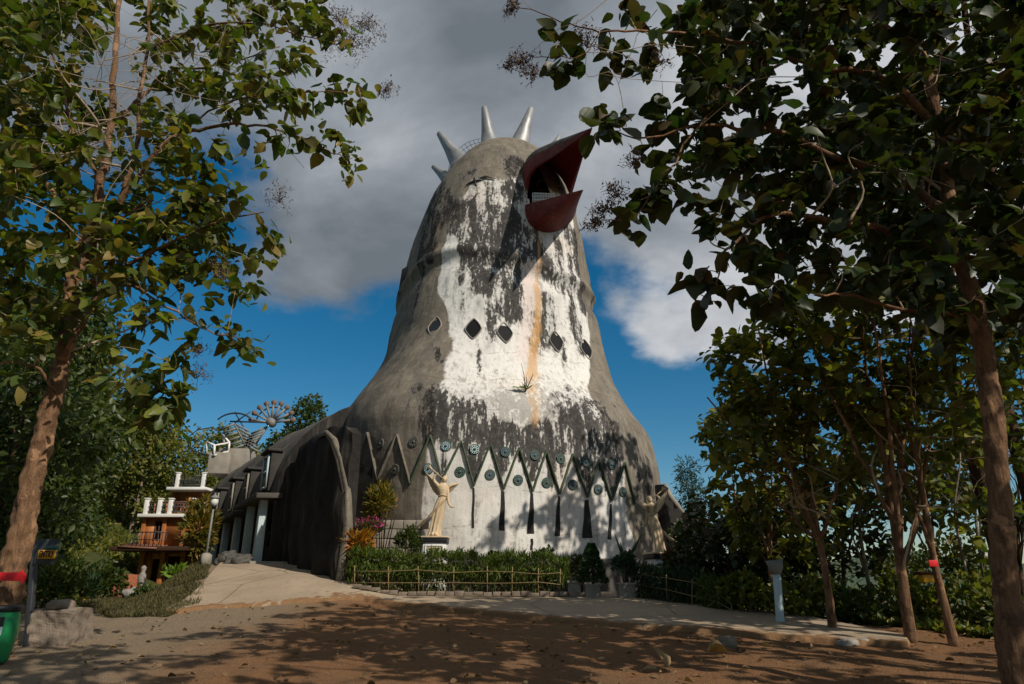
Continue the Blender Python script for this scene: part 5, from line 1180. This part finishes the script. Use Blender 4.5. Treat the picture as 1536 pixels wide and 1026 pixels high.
teak('teak_tree', 'large sunlit teak tree at the left edge with pale peeling trunk and spreading crown', 'tree', trunk, limbs, cl_, (M['bark'], M['teak_leaf']), (13, 21), (.16, .34),
     [(*at(x, y, 11.1), r, n) for x, y, r, n in ((530, 62, .5, 520), (512, 30, .34, 260), (552, 40, .3, 260), (578, 132, .22, 160), (420, 298, .28, 110), (345, 425, .3, 120), (296, 560, .26, 90), (330, 398, .26, 110), (300, 525, .22, 80))], lump=.10, bare=150, spread=.55, barelen=(.8, 2.4), wr=.31)

# ------------------------------------------------------------------ big tree at right, leaning in
trunk = pxlr([(1545, 1075, 8.6, .24), (1522, 1000, 8.6, .20), (1509, 880, 8.6, .175), (1500, 760, 8.6, .165), (1491, 640, 8.6, .155), (1478, 545, 8.6, .150), (1465, 470, 8.6, .14), (1446, 400, 8.6, .13), (1428, 330, 8.6, .12), (1411, 200, 8.7, .10), (1384, 80, 8.8, .08), (1350, -40, 8.9, .06)])
limbs = [pxl(q) for q in [
    [(1428, 330, 8.6, .075), (1352, 268, 8.4, .055), (1252, 236, 8.1, .045), (1150, 196, 7.8, .032), (1050, 192, 7.6, .02), (962, 207, 7.5, .012), (918, 196, 7.45, .007)],
    [(1411, 200, 8.7, .07), (1330, 122, 8.4, .05), (1232, 100, 8.1, .04), (1100, 62, 7.8, .028), (970, 46, 7.6, .018), (900, 48, 7.5, .013), (840, 30, 7.5, .009), (770, 8, 7.45, .005)],
    [(1446, 400, 8.6, .07), (1352, 352, 8.3, .05), (1252, 332, 8.0, .038), (1160, 322, 7.7, .026), (1092, 372, 7.5, .016), (1074, 425, 7.45, .008)],
    [(1384, 80, 8.8, .06), (1300, 20, 8.6, .045), (1200, -20, 8.4, .03)],
    [(1180, 90, 8.0, .024), (1090, 140, 7.7, .018), (1010, 240, 7.5, .012), (958, 320, 7.4, .007), (905, 330, 7.4, .004)],
    [(900, 48, 7.5, .009), (868, 85, 7.45, .007), (800, 84, 7.4, .005), (768, 92, 7.4, .003)],
    [(1465, 470, 8.6, .05), (1390, 470, 8.3, .03), (1300, 450, 8.1, .02), (1220, 440, 8.0, .012)]]]
hand = [(862, 97), (846, 100), (908, 63), (840, 62), (912, 174), (928, 190), (905, 196), (962, 232), (990, 152), (1000, 192), (1012, 250), (985, 292), (955, 300), (945, 330), (1070, 430), (1062, 445), (1046, 408), (1060, 335), (1112, 430), (1090, 382), (940, 18), (980, 60), (1040, 60), (1100, 30), (970, 100), (1030, 120), (1060, 180), (1010, 280), (1040, 300), (1120, 330), (1150, 400), (1180, 440), (1160, 300), (1110, 240), (1085, 300), (1140, 460), (1020, 30), (925, 90), (1085, 130)]
cl_ = np.r_[cl(hand, 7.6, .25), region([(985, -30), (1560, -30), (1560, 470), (1190, 470), (1110, 360), (1040, 240)], 400, 7.2, 10.6)]
teak('teak_tree', 'tall dark teak tree at the right edge whose shaded branches overhang the church', 'tree', trunk, limbs, cl_, (M['bark'], M['teak_shaded']), (9, 15), (.15, .34),
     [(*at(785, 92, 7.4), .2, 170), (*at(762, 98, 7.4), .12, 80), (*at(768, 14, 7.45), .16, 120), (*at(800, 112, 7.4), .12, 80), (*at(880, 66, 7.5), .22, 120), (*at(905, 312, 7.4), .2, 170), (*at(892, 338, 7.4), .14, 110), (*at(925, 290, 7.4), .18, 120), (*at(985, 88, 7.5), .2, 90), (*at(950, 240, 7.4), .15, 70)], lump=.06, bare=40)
trunk = pxlr([(1640, 1000, 10.2, .2), (1590, 700, 10.2, .16), (1548, 500, 10.2, .14), (1519, 388, 10.2, .12), (1490, 270, 10.2, .10), (1470, 190, 10.2, .09), (1452, 60, 10.2, .07), (1440, -60, 10.2, .05)])
limbs = [pxl(q) for q in [[(1519, 388, 10.2, .06), (1440, 330, 10, .04), (1340, 300, 9.8, .025)], [(1470, 190, 10.2, .05), (1380, 120, 10, .03), (1280, 100, 9.8, .02)], [(1500, 300, 10.2, .05), (1570, 200, 10, .03)]]]
teak('teak_tree', 'second dark teak trunk just behind the right edge tree, only its upper stem in view', 'tree', trunk, limbs, region([(1240, -30), (1570, -30), (1570, 560), (1330, 500), (1250, 300)], 140, 9.6, 12), (M['bark_dark'], M['teak_shaded']), (7, 11), (.2, .34))

# ------------------------------------------------------------------ trees of the wood on the right
def wood_tree(label, px, py, Y, path, crown, ncl, mats, size=(.16, .30), group=None, name='teak_tree', nl=(7, 12), base=None, r0=.13):
    b = np.array([*at(px, py, Y)]) if base is None else np.array(base, float); b[2] = gz(b[0], b[1]) - .1; r0 *= .64; crown = [(c, r, int(n * 1.7)) for c, r, n in crown]
    tr = [(*b, r0 * 1.15)]; k = len(path)
    for i, q in enumerate(path): p = at(q[0], q[1], q[2] if len(q) > 2 else Y) if len(q) < 4 else np.array(q[:3]); tr.append((*p, r0 * (1 - .7 * (i + 1) / k)))
    L_, C_ = [], []
    for (c, r, n) in crown:
        c = np.asarray(c, float); pts = ell(c, r, n, .35); C_.append(pts)
        for j in range(3):
            s = tr[max(1, int(len(tr) * (.45 + .2 * j)) - 1)]; e = c + rng.normal(0, .5, 3) * np.asarray(r)
            L_.append([(*s[:3], s[3] * .7), (*((np.array(s[:3]) + e) / 2 + rng.normal(0, .15, 3)), s[3] * .45), (*e, .015)])
    return teak(name, label, 'tree', tr, L_, np.concatenate(C_), mats, nl, size, (), group, .4, bare=16, barelen=(.5, 1.8))
W = (M['bark'], M['wood_leaf']); WD = (M['bark_dark'], M['teak_shaded']); WP = (M['bark_pale'], M['wood_leaf'])
wood_tree('brown straight tree trunk with dark crown, second from the right edge trunk', 1366, 957, 13.4, [(1352, 860), (1340, 780), (1327, 691), (1310, 620), (1296, 540)], [(at(1300, 560, 13.6), (1.5, 1.3, 1.3), 46), (at(1240, 470, 13.0), (1.2, 1, .9), 26), (at(1370, 480, 13.0), (1.2, 1, 1.2), 24)], 0, W, r0=.15)
wood_tree('slanting brown trunk with a red plate nailed to it', 1432, 965, 13.1, [(1412, 890), (1400, 835), (1388, 760), (1374, 690), (1355, 600), (1340, 540)], [(at(1385, 620, 13.4), (1.4, 1.3, 1.1), 34), (at(1430, 540, 13.0), (1.2, 1, 1), 24)], 0, W, r0=.12)
wood_tree('double-stemmed tree with lit brown fork at the front of the right wood', 1249, 948, 14.6, [(1243, 890), (1229, 812), (1218, 748), (1214, 660), (1212, 580), (1200, 520)], [(at(1190, 560, 14.6), (1.5, 1.4, 1.6), 62), (at(1135, 560, 14.4), (1.0, 1, 1.1), 34), (at(1230, 680, 14.8), (1.3, 1.1, 1.0), 28), (at(1120, 660, 14.6), (.8, .8, 1.0), 22)], 0, W, r0=.13)
wood_tree('pale thin leaning tree in the middle of the right wood', 1320, 945, 17.5, [(1300, 860), (1290, 760), (1320, 660), (1330, 560)], [(at(1300, 700, 17.5), (1.6, 1.4, 1.4), 44)], 0, WP, r0=.08)
wood_tree('leafy tree at the left front of the right wood beside the white post', 1165, 930, 17.6, [(1155, 850), (1150, 760), (1140, 680)], [(at(1140, 690, 17.6), (1.5, 1.5, 1.7), 70), (at(1105, 640, 17.4), (.9, .9, .9), 24), (at(1180, 780, 17.8), (1.5, 1.3, 1.1), 44)], 0, W, r0=.10)
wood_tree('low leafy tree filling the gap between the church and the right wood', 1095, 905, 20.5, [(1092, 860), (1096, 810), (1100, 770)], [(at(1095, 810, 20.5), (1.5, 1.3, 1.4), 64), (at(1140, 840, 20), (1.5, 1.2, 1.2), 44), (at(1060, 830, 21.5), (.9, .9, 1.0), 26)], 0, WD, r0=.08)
wood_tree('pale slim tree with crooked bare twigs near the right edge', 1492, 945, 17.0, [(1475, 860), (1462, 740), (1468, 620), (1450, 540)], [(at(1455, 640, 17), (1.8, 1.4, 1.4), 44)], 0, WP, r0=.07)
wood_tree('pale crooked sapling between the slanting trunk and the right edge trunk', 1462, 952, 15.6, [(1450, 860), (1432, 770), (1440, 680), (1420, 600)], [(at(1440, 760, 15.8), (1.2, 1.0, 1.0), 20)], 0, WP, r0=.055)
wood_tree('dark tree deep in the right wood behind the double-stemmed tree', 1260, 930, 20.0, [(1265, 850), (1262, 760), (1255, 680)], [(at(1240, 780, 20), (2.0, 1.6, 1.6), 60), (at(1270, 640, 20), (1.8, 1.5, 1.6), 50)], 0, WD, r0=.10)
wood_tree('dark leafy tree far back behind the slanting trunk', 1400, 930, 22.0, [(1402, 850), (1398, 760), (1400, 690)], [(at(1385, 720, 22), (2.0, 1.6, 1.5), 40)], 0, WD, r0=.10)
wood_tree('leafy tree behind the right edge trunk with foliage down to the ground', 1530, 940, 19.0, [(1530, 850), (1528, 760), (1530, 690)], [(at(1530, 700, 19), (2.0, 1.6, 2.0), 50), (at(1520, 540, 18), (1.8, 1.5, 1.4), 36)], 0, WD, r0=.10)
# tall trees that shade the breast and the square, above and beside the picture
def tall(label, x, y, cz, r, n, mats=WD, yb=None):
    yb = y if yb is None else yb; b = (x + .5, yb, 0); tr = [(*b[:2], gz(*b[:2]) - .1, .2), (x + .4, yb, cz * .35, .17), (x + .1, yb + (y - yb) * .25, cz * .72, .13), (x, y, cz, .07)]
    c = ell((x, y, cz), r, n, .3); L_ = []
    for j in range(7):
        e = ell((x, y, cz), np.array(r) * .8, 1)[0]; s = tr[2 if j % 2 else 1]; s = (x + .15, y + .05, cz * (.5 + .06 * j), .09); L_.append([(*s[:3], .07), (*((np.array(s[:3]) + e) / 2), .045), (*e, .012)])
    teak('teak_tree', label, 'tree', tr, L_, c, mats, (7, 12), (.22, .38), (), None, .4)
tall('tall teak behind the overhanging branches, its crown shading the right of the breast', 10.2, 15.6, 12.0, (2.6, 2.2, 2.6), 120)
tall('tall teak at far right whose crown joins the overhanging branches', 13.6, 14.0, 10.0, (2.6, 2.4, 3.2), 100)
tall('taller teak at far right rising over its neighbours', 12.6, 17.5, 14.5, (2.4, 2.2, 2.4), 90)
tall('teak over the square, its crown just above the picture', 6.6, 4.0, 9.8, (3.0, 2.6, 1.7), 58)
tall('teak to the right of the square shading the red earth', 11.6, 5.6, 9.0, (3.2, 2.8, 3.0), 72)
tall('teak behind the right edge trunk shading the plaza', 13.2, 10.2, 9.2, (2.6, 2.4, 2.2), 50)
tall('low-branched teak at far right shading the right edge trunk', 12.2, 2.6, 6.6, (2.2, 2.2, 2.6), 70)
tall('teak over the near left corner of the square', 1.6, 2.6, 10.4, (3.2, 2.0, 1.3), 76, WD, -3.6)
tall('teak over the path at left, just above the picture', -2.6, 1.6, 10.6, (2.8, 2.2, 1.3), 70, WD, -4.2)

# ------------------------------------------------------------------ woodland at left and behind, fine leaved
def fine_tree(name, label, base, h, r, n, leaf, mat, bark, low=.15, lobes=13, wr=.28, droop=.5, conical=False):
    b = np.array([base[0], base[1], gz(base[0], base[1]) - .15]); t = thing(name, b, label, 'tree')
    m = MB(); top = b + (rng.normal(0, .2), rng.normal(0, .2), h * .85); P = smooth_path([b, b + (top - b) * .4 + rng.normal(0, .12, 3), b + (top - b) * .75, top], 4); m.tube(P, np.linspace(.03 * h * .55, .02, len(P)), 9, 0, .05)
    lo = []
    for k in range(lobes):
        f = low + (1 - low) * (k + .5) / lobes; a = rng.uniform(0, 2 * np.pi)
        prof = (1 - f) * 1.05 + .06 if conical else math.sin(math.pi * min(.97, (f - low * .6) / (1 - low * .6)) ** .85) ** .7
        rad = r * prof * rng.uniform(.45, .8); c = b + np.array([math.cos(a) * rad, math.sin(a) * rad, f * h]); sz = r * (.30 + .35 * prof) * rng.uniform(.75, 1.15); lo.append((c, sz))
        s = P[int(min(len(P) - 1, max(0, (f - .15) * len(P))))]; m.tube([s, (s + c) / 2 + rng.normal(0, .1, 3), c], [.012 * h * .5, .02, .008], 5)
    m.build('trunk', bark, t, True)
    f = MB(); wts = np.array([q[1]**2 for q in lo]); wts /= wts.sum()
    for (c, sz), w in zip(lo, wts):
        k = max(20, int(n * w)); v = unit(rng.normal(0, 1, (k, 3))); rr = rng.uniform(.25, 1.0, (k, 1))**.5; q = c + v * rr * sz * np.array([1, 1, .75]) * (1 + .25 * np.sin(v[:, :1] * 7 + c[0]) * np.cos(v[:, 1:2] * 6))
        quads(f, q, v * .7 + rng.normal(0, .7, (k, 3)) - (0, 0, droop), rng.uniform(.6, 1.3, k) * leaf, wr)
    f.build('crown', mat, t); return t
FL, WL = M['fine_leaf'], M['wood_leaf']
F0 = fine_tree('woodland_tree', 'bushy dark green tree close behind the entry sign', (-13.6, 18.5), 7.5, 2.2, 6500, .24, FL, M['bark_dark'], .05)
F1 = fine_tree('woodland_tree', 'tall fine-leaved tree rising behind the left trunk', (-17.0, 23.5), 12.0, 3.0, 9000, .27, FL, M['bark_pale'], .10, 18)
F2 = fine_tree('woodland_tree', 'olive green tree standing above the house roof terraces', (-26.5, 49), 9.5, 3.4, 6500, .36, WL, M['bark_pale'], .2)
F3 = fine_tree('woodland_tree', 'leaning feathery tree beside the left of the house', (-21.6, 33.0), 9.0, 2.3, 6500, .28, FL, M['bark_pale'], .05, 16)
for src, (x, y), sc, rz, lb in [
    (F1, (-21.5, 26.5), 1.0, 1.0, 'tall dark tree filling the left edge behind the big teak'), (F3, (-19.3, 27.2), .9, 2.0, 'feathery green tree over the path in the middle of the left wood'), (F0, (-16.8, 20.5), 1.15, 3.0, 'round bushy tree at the far left behind the bin'),
    (F1, (-27, 34), 1.1, 4.0, 'highest tree of the left wood, seen through the teak branches'), (F2, (-31, 45), 1.25, 1.3, 'broad olive tree at the back of the left wood'), (F3, (-25.5, 40), 1.1, 5.0, 'feathery tree behind the house on the slope'),
    (F2, (-22.8, 54), 1.0, 2.6, 'olive tree behind the steel hoop of the tail'), (F0, (-24.5, 36), 1.1, .7, 'low bushy tree just left of the house canopy'), (F2, (-36, 52), 1.4, 3.9, 'large hazy olive tree at the top of the left slope'), (F0, (-28, 43), 1.2, 2.2, 'dark bushy tree on the slope left of the terraces'),
    (F1, (-31, 56), .95, 2.9, 'tall pale-stemmed tree on the slope above the terraces')]:
    copy_tree(src, (x, y, gz(x, y) - .15), rz, sc, lb)
fine_tree('woodland_tree', 'round green treetop showing above the church roof right of the tail fan', (-18.2, 60), 14.6, 2.6, 5000, .38, FL, M['bark_dark'], .45, 14)
PN = fine_tree('pine_tree', 'dark pointed pine behind the right flank of the church', (11.6, 45), 9.3, 2.2, 6000, .30, M['pine_leaf'], M['bark_dark'], .12, 22, .10, .1, True)
copy_tree(PN, (14.6, 44, gz(14.6, 44)), 2.0, .8, 'shorter pine to the right of the pointed pine')

# ------------------------------------------------------------------ shrubs and flowers
def bush(name, label, px, py, Y, r, n, leaf, mats, wr=.3, up=.4, broad=False, stem=True, cat='shrub', group=None):
    """r = (rx, ry, rz); mats = foliage material(s), the second one for flowers over the first"""
    c = np.array(at(px, py, Y)); g = gz(c[0], Y); t = thing(name, (c[0], Y, min(g, c[2] - r[2])), label, cat, group)
    m = MB()
    for k in range(7):
        e = c + rng.normal(0, .4, 3) * np.asarray(r); m.tube([(c[0] + rng.normal(0, .05), Y + rng.normal(0, .05), min(g, c[2] - r[2]) - .05), (c + e) / 2 - (0, 0, r[2] * .4), e], [.022, .015, .006], 5)
    m.build('stem', M['bark_dark'], t)
    mt = mats if isinstance(mats, (list, tuple)) else [mats]
    for i, q in enumerate(mt):
        f = MB(); nn = n if i == 0 else n // 2; cen = [c + unit(rng.normal(0, 1, 3)) * np.asarray(r) * rng.uniform(.3, .75) for _ in range(9)]
        if i: cen = [v + (0, -.1, .25 * r[2]) for v in cen[:5]]
        P = np.concatenate([ell(v, np.asarray(r) * .45, nn // len(cen), .3) for v in cen]); d = unit(P - c) * .8 + rng.normal(0, .5, P.shape) + (0, 0, up)
        (leaves if broad else quads)(f, P, d, rng.uniform(.6, 1.25, len(P)) * leaf, wr)
        f.build('foliage' if i == 0 else 'flowers', q, t)
    return t
bush('croton_shrub', 'tall yellow-green spiky croton standing left of the sunlit angel', 577, 757, 22.6, (.72, .6, .75), 900, .26, M['croton'], .10, .5)
bush('bougainvillea', 'pink bougainvillea against the wing pillar', 552, 790, 22.4, (.62, .5, .32), 500, .10, [M['fine_leaf'], M['pink']], .4, .2)
bush('croton_shrub', 'bright orange croton in front of the pink bougainvillea', 537, 813, 22.0, (.55, .45, .40), 620, .24, M['orange_leaf'], .11, .5)
bush('round_shrub', 'round dark green bush between the croton and the sunlit angel', 612, 810, 22.4, (.42, .4, .40), 900, .10, M['fine_leaf'], .35, .3)
bush('low_shrub', 'small dark bush against the white wall behind the hedge', 822, 829, 23.2, (.32, .3, .22), 400, .10, M['fine_leaf'], .35, .3)
bush('low_shrub', 'little tuft of green at the wall right of the sunlit pedestal', 745, 831, 23.3, (.30, .2, .12), 160, .10, M['fine_leaf'], .3, .5)
bush('low_shrub', 'dark straggly shrub in shade between hedge end and cone topiary', 868, 850, 22.0, (.42, .4, .42), 500, .12, M['teak_shaded'], .3, .4)
bush('leafy_shrub', 'shrub with two horn-like shoots in the wide planter', 938, 846, 20.6, (.34, .32, .40), 700, .12, M['pine_leaf'], .3, .5)
bush('bougainvillea', 'dark purple bougainvillea over the right flank beside the shaded angel', 1040, 806, 23.5, (.95, .7, .75), 900, .13, [M['teak_shaded'], M['purple']], .4, .1)
bush('red_shrub', 'dark red-leaved shrub below the shaded angel pedestal', 1012, 838, 21.6, (.38, .35, .28), 360, .16, M['red_leaf'], .2, .5)
bush('dark_shrub', 'dark shrub behind the right bamboo fence', 1040, 862, 20.5, (1.0, .6, .5), 800, .16, M['teak_shaded'], .35, .2)
bush('croton_shrub', 'tall yellow croton beside the lamp post at the ramp', 297, 790, 27.0, (.62, .55, 1.05), 1100, .30, M['croton'], .13, .6)
bush('leafy_shrub', 'lime green leafy plant at the top of the grass bank', 263, 861, 25.5, (.40, .4, .22), 160, .26, M['lime'], .2, .5)
bush('orange_shrub', 'orange flowering shrub beside the clipped topiary at left', 111, 899, 20.5, (.32, .3, .26), 420, .12, M['orange_leaf'], .3, .4)
bush('dark_shrub', 'dark undergrowth shrub behind the entry sign post', 70, 880, 17.5, (1.0, .7, .7), 1200, .16, M['fine_leaf'], .3, .3)
bush('dark_shrub', 'dark shrub at the bend of the left path', 150, 880, 25, (.9, .7, .8), 1000, .17, M['fine_leaf'], .3, .3)
bush('low_shrub', 'low dark plants between the pebble pile and the grass bank', 222, 893, 24.0, (.55, .5, .3), 500, .14, M['fine_leaf'], .3, .4)
bush('palm_shrub', 'grey-green strap-leaved plant by the left path', 128, 890, 22.5, (.3, .3, .42), 160, .45, M['pine_leaf'], .06, 1.0)
for i, (px, py, Y, rx, rz, lb) in enumerate([(1120, 890, 17.6, .7, .5, 'dark undergrowth left of the white post'), (1200, 900, 16.8, .8, .55, 'undergrowth shrub right of the white post'), (1290, 910, 16.2, .9, .6, 'bright green shrub behind the double-stemmed tree'), (1340, 900, 17.5, .9, .7, 'shrub in the gap between double-stemmed tree and straight trunk'),
                                      (1400, 915, 16.0, .8, .5, 'shrub between the straight trunk and the slanting trunk'), (1468, 910, 15.5, .9, .7, 'wide shrub between the slanting trunk and the right edge trunk'), (1525, 915, 14.5, .7, .6, 'shrub at the right edge behind the leaning trunk'), (1440, 840, 20, 1.2, .9, 'high shrub far back in the right wood'), (1230, 850, 21, 1.3, 1.0, 'dark high shrub deep in the right wood'), (1160, 860, 21, 1.1, .9, 'dark high shrub behind the white post'), (1340, 850, 22, 1.2, .8, 'far shrub below the pale leaning tree')]):
    bush('wood_shrub', lb, px, py, Y, (rx, .6, rz), 800, .17, (M['wood_leaf'], M['lime'])[0] if i != 2 else M['fine_leaf'], .34, .2)
def topiary():
    Y = 20.75; b = at(889, 878, Y); tp = at(891, 818, Y); t = thing('cone_topiary', tuple(b), 'dark cone topiary in a pot before the white wall', 'topiary'); m = MB(); m.tube([b - (0, 0, .1), tp - (0, 0, .2)], [.05, .02], 6); m.build('stem', M['bark_dark'], t)
    f = MB(); h = tp[2] - b[2]; k = 2200; u = rng.uniform(0, 1, k); a = rng.uniform(0, 2 * np.pi, k); r = (.36 * (1 - u)**.8 + .04) * (1 + .12 * np.sin(u * 26)) * rng.uniform(.6, 1, k)**.4
    P = np.c_[b[0] + np.cos(a) * r, Y + np.sin(a) * r, b[2] + .06 + u * (h - .05)]; quads(f, P, np.c_[np.cos(a), np.sin(a), .7 + 0 * a] + rng.normal(0, .4, (k, 3)), .11, .25); f.build('foliage', M['pine_leaf'], t)
    for e, (dx, hh) in enumerate(((-.34, .85), (.42, 1.15))):
        pass
    # clipped layers at left
    for lb, px, tops in (('green topiary clipped into stacked cushions beside the left path', 94, (884, 900, 914)),):
        b = at(px, 912, 21.5); t = thing('cushion_topiary', (b[0], 21.5, gz(b[0], 21.5)), lb, 'topiary'); m = MB(); m.tube([(b[0], 21.5, gz(b[0], 21.5)), at(px, 882, 21.5)], .04, 6); m.build('stem', M['bark_dark'], t)
        f = MB()
        for py in tops: P = ell(at(px, py, 21.5), (.27, .27, .15), 900, .8); quads(f, P, rng.normal(0, 1, P.shape) + (0, 0, .5), .08, .35)
        f.build('foliage', M['lime'], t)
    # two horns of the forked shrub
topiary()
def horns():
    Y = 20.6; t = thing('forked_palm', at(938, 835, Y), 'thin dark horn-shaped leaves rising above the forked shrub', 'plant'); f = MB()
    for e in ((921, 798), (965, 795), (930, 812), (952, 815)):
        a = at(939, 842, Y); b = at(*e, Y); f.tube([a, (a + b) / 2 + (0, 0, -.06), b], [.05, .04, .006], 6)
    f.build('leaves', M['pine_leaf'], t)
horns()
def sprout():
    h = surf(788, 588); P, n = h[0], h[1]; t = thing('sprouting_weed', P, 'small weed with one green leaf sprouting from the stained breast', 'plant'); m = MB()
    for k in range(8): e = P + n * .35 + rng.normal(0, .35, 3) + (0, 0, .1); m.tube([P, (P + e) / 2 + n * .1, e], [.02, .015, .006], 5)
    m.build('stem', M['dry'], t); f = MB(); leaves(f, np.array([P + n * .2, P + n * .15, P + n * .2]), np.array([(-1, -.2, .05), (.5, -.3, .4), (-.2, -.3, .8)]), np.array([.62, .3, .35]), .16); f.build('leaf', M['lime'], t)
sprout()

# hedges: fine hanging strands over a core of stems
def hedge(name, label, px0, px1, Y0, Y1, pyt0, pyt1, h_extra, n, mat, dens_low=.22, th=.75):
    a = at(px0, pyt0, Y0); b = at(px1, pyt1, Y1); t = thing(name, (*((a + b) / 2)[:2], gz(*((a + b) / 2)[:2])), label, 'hedge')
    dv = b - a; dv[2] = 0; ln = np.linalg.norm(dv); d = dv / ln; s = np.array([-d[1], d[0], 0])
    u = rng.uniform(0, 1, n); w = rng.uniform(-.5, .5, n) * th; v = rng.uniform(0, 1, n)
    keepd = (v > .50) | (rng.uniform(0, 1, n) < dens_low); u, w, v = u[keepd], w[keepd], v[keepd]
    base = a + u[:, None] * dv + w[:, None] * s; gzv = ground_z(base[:, 0], base[:, 1]); top = a[2] + (b[2] - a[2]) * u + .06 * np.sin(u * 17) + .05 * np.sin(u * 37) + .05 * np.sin(u * 91 + w * 9) + rng.normal(0, .03, len(u)) - .5 * np.maximum(0, np.abs(w) / th - .38)
    P = base.copy(); P[:, 2] = gzv + v * (top - gzv)
    up = np.where(v > .85, .9, -.6)[:, None] * np.array([0, 0, 1.0])
    k_ = (rng.uniform(0, 1, len(P)) > v * 1.5) & (v < .62); f = MB(); dd = up + rng.normal(0, .45, P.shape); LL = rng.uniform(.10, .27, len(P)) * (.8 + .4 * np.sin(u * 53)**2); quads(f, P[~k_], dd[~k_], LL[~k_], .05, 0); quads(f, P[k_], dd[k_] - (0, 0, .5), LL[k_], .05, 1)
    f.build('foliage', [mat, M['dry_strand']], t)
    m = MB()
    for k in range(int(ln * 6)):
        q = a + dv * rng.uniform(0, 1) + s * rng.uniform(-.3, .3) * th; g = gz(q[0], q[1]); m.tube([(q[0], q[1], g), (q[0] + rng.normal(0, .05), q[1], g + .5), (q[0] + rng.normal(0, .12), q[1] + rng.normal(0, .1), g + 1.0)], [.018, .014, .008], 5)
    m.build('stems', M['bark_dark'], t)
    m = MB(); c = (a + b) / 2; z0 = gz(c[0], c[1]); 
    return t
hedge('clipped_hedge', 'long sunlit green hedge of fine strands behind the bamboo rails', 526, 852, 21.7, 21.1, 831, 838, 0, 26000, M['hedge_leaf'])
hedge('clipped_hedge', 'shaded dark hedge behind the curved bamboo fence', 958, 1052, 20.7, 18.9, 855, 868, 0, 7000, M['pine_leaf'], .6)
hedge('clipped_hedge', 'bright green feathery end of the right hedge by the last fence posts', 1060, 1100, 18.5, 17.7, 874, 886, 0, 4000, M['hedge_leaf'], .6)

# grass on the bank, litter on the ground
def grass():
    n = 56000; y = rng.uniform(16.9, 28.5, n); xl = np.interp(y, [17, 19, 27, 33], [-8.0, -8.4, -11.6, -14.5]) - .15; x = xl - rng.uniform(-.4, 3.1, n) * np.interp(y, [16.9, 19, 28], [.35, 1, 1])
    P = np.c_[x, y, ground_z(x, y) - .02]; f = MB(); kk = np.array([mnoise.noise(Vector((a * 1.3, b * 1.3, 0))) for a, b in zip(x, y)]) + rng.normal(0, .12, n) > -.12; P = P[kk]; n = len(P); quads(f, P, rng.normal(0, .5, P.shape) + (0, 0, .8), rng.uniform(.06, .2, n), .06)
    t = leafmat('dry_grass', [(.10, .09, .035), (.065, .07, .022), (.17, .13, .06), (.05, .058, .018)], .2, .7)
    tag(f.build('grass', t), kind='stuff')
    n = 9000; x = rng.uniform(-24, -11.5, n); y = rng.uniform(19.5, 40, n); k = (x / y < -.60); x, y = x[k], y[k]; P = np.c_[x, y, ground_z(x, y)]
    f = MB(); quads(f, P, rng.normal(0, .6, P.shape) + (0, 0, .8), rng.uniform(.15, .4, len(x)), .14); 
    n = 16000; x = rng.uniform(-44, -14, n); y = rng.uniform(39, 62, n); h = np.array([max(0, mnoise.noise(Vector((a * .5, b * .5, 0)))) for a, b in zip(x, y)]) * 1.6; Q = np.c_[x, y, ground_z(x, y) + h * rng.uniform(0, 1, n)]
    quads(f, Q, rng.normal(0, .7, Q.shape) + (0, 0, .6), rng.uniform(.25, .6, n), .22); tag(f.build('undergrowth', M['wood_leaf']), kind='stuff')
    n = 14000; y = rng.uniform(11, 30, n); x = np.interp(y, XB_Y, XB_X) + rng.uniform(-.5, 1, n)**2 * 9 + .1; P = np.c_[x, y, ground_z(x, y)]
    f = MB(); leaves(f, P, rng.normal(0, .6, P.shape) + (0, 0, .6), rng.uniform(.1, .28, n), .3); tag(f.build('ground_cover', M['wood_leaf']), kind='stuff')
    n = 800; x = 9 - 17 * rng.uniform(0, 1, n)**1.4; y = rng.uniform(8, 19, n); P = np.c_[x, y, ground_z(x, y) + .015]; f = MB()
    leaves(f, P, rng.normal(0, 1, P.shape) * (1, 1, .12), rng.uniform(.05, .13, n), .33, .1, .25); tag(f.build('leaf_litter', M['dry']), kind='stuff')
    n = 1500; x = rng.uniform(-8, 9, n); y = rng.uniform(8, 19, n); P = np.c_[x, y, ground_z(x, y) + .0]; f = MB(); k = rng.uniform(.004, .014, n)
    for j in range(n): f.box(P[j], (k[j] * 2, k[j] * 1.6, k[j]), rng.uniform(0, 3), 0, .6)
    tag(f.build('gravel', M['stone']), kind='stuff')
grass()
for lb, px, py, L, d in [('pale curled dry teak leaf lying on the red earth', 1062, 981, .34, (1, .1, .05)), ('dark upright curled dry leaf near the bottom right', 1004, 1003, .30, (-.5, .2, .75)), ('small tan dry leaf beside the dark curled leaf', 985, 1007, .22, (-1, .3, .3))]:
    c = on_ground(px, py) + np.array([0, 0, .03]); f = MB(); leaves(f, c[None], np.array([d]), np.array([L]), .34, .3, .3, 0, np.array([[0, -.3, 1.0]])); tag(f.build('fallen_leaf', M['dry'], None, True, loc=c), lb, 'leaf', 'fallen leaves on the earth')
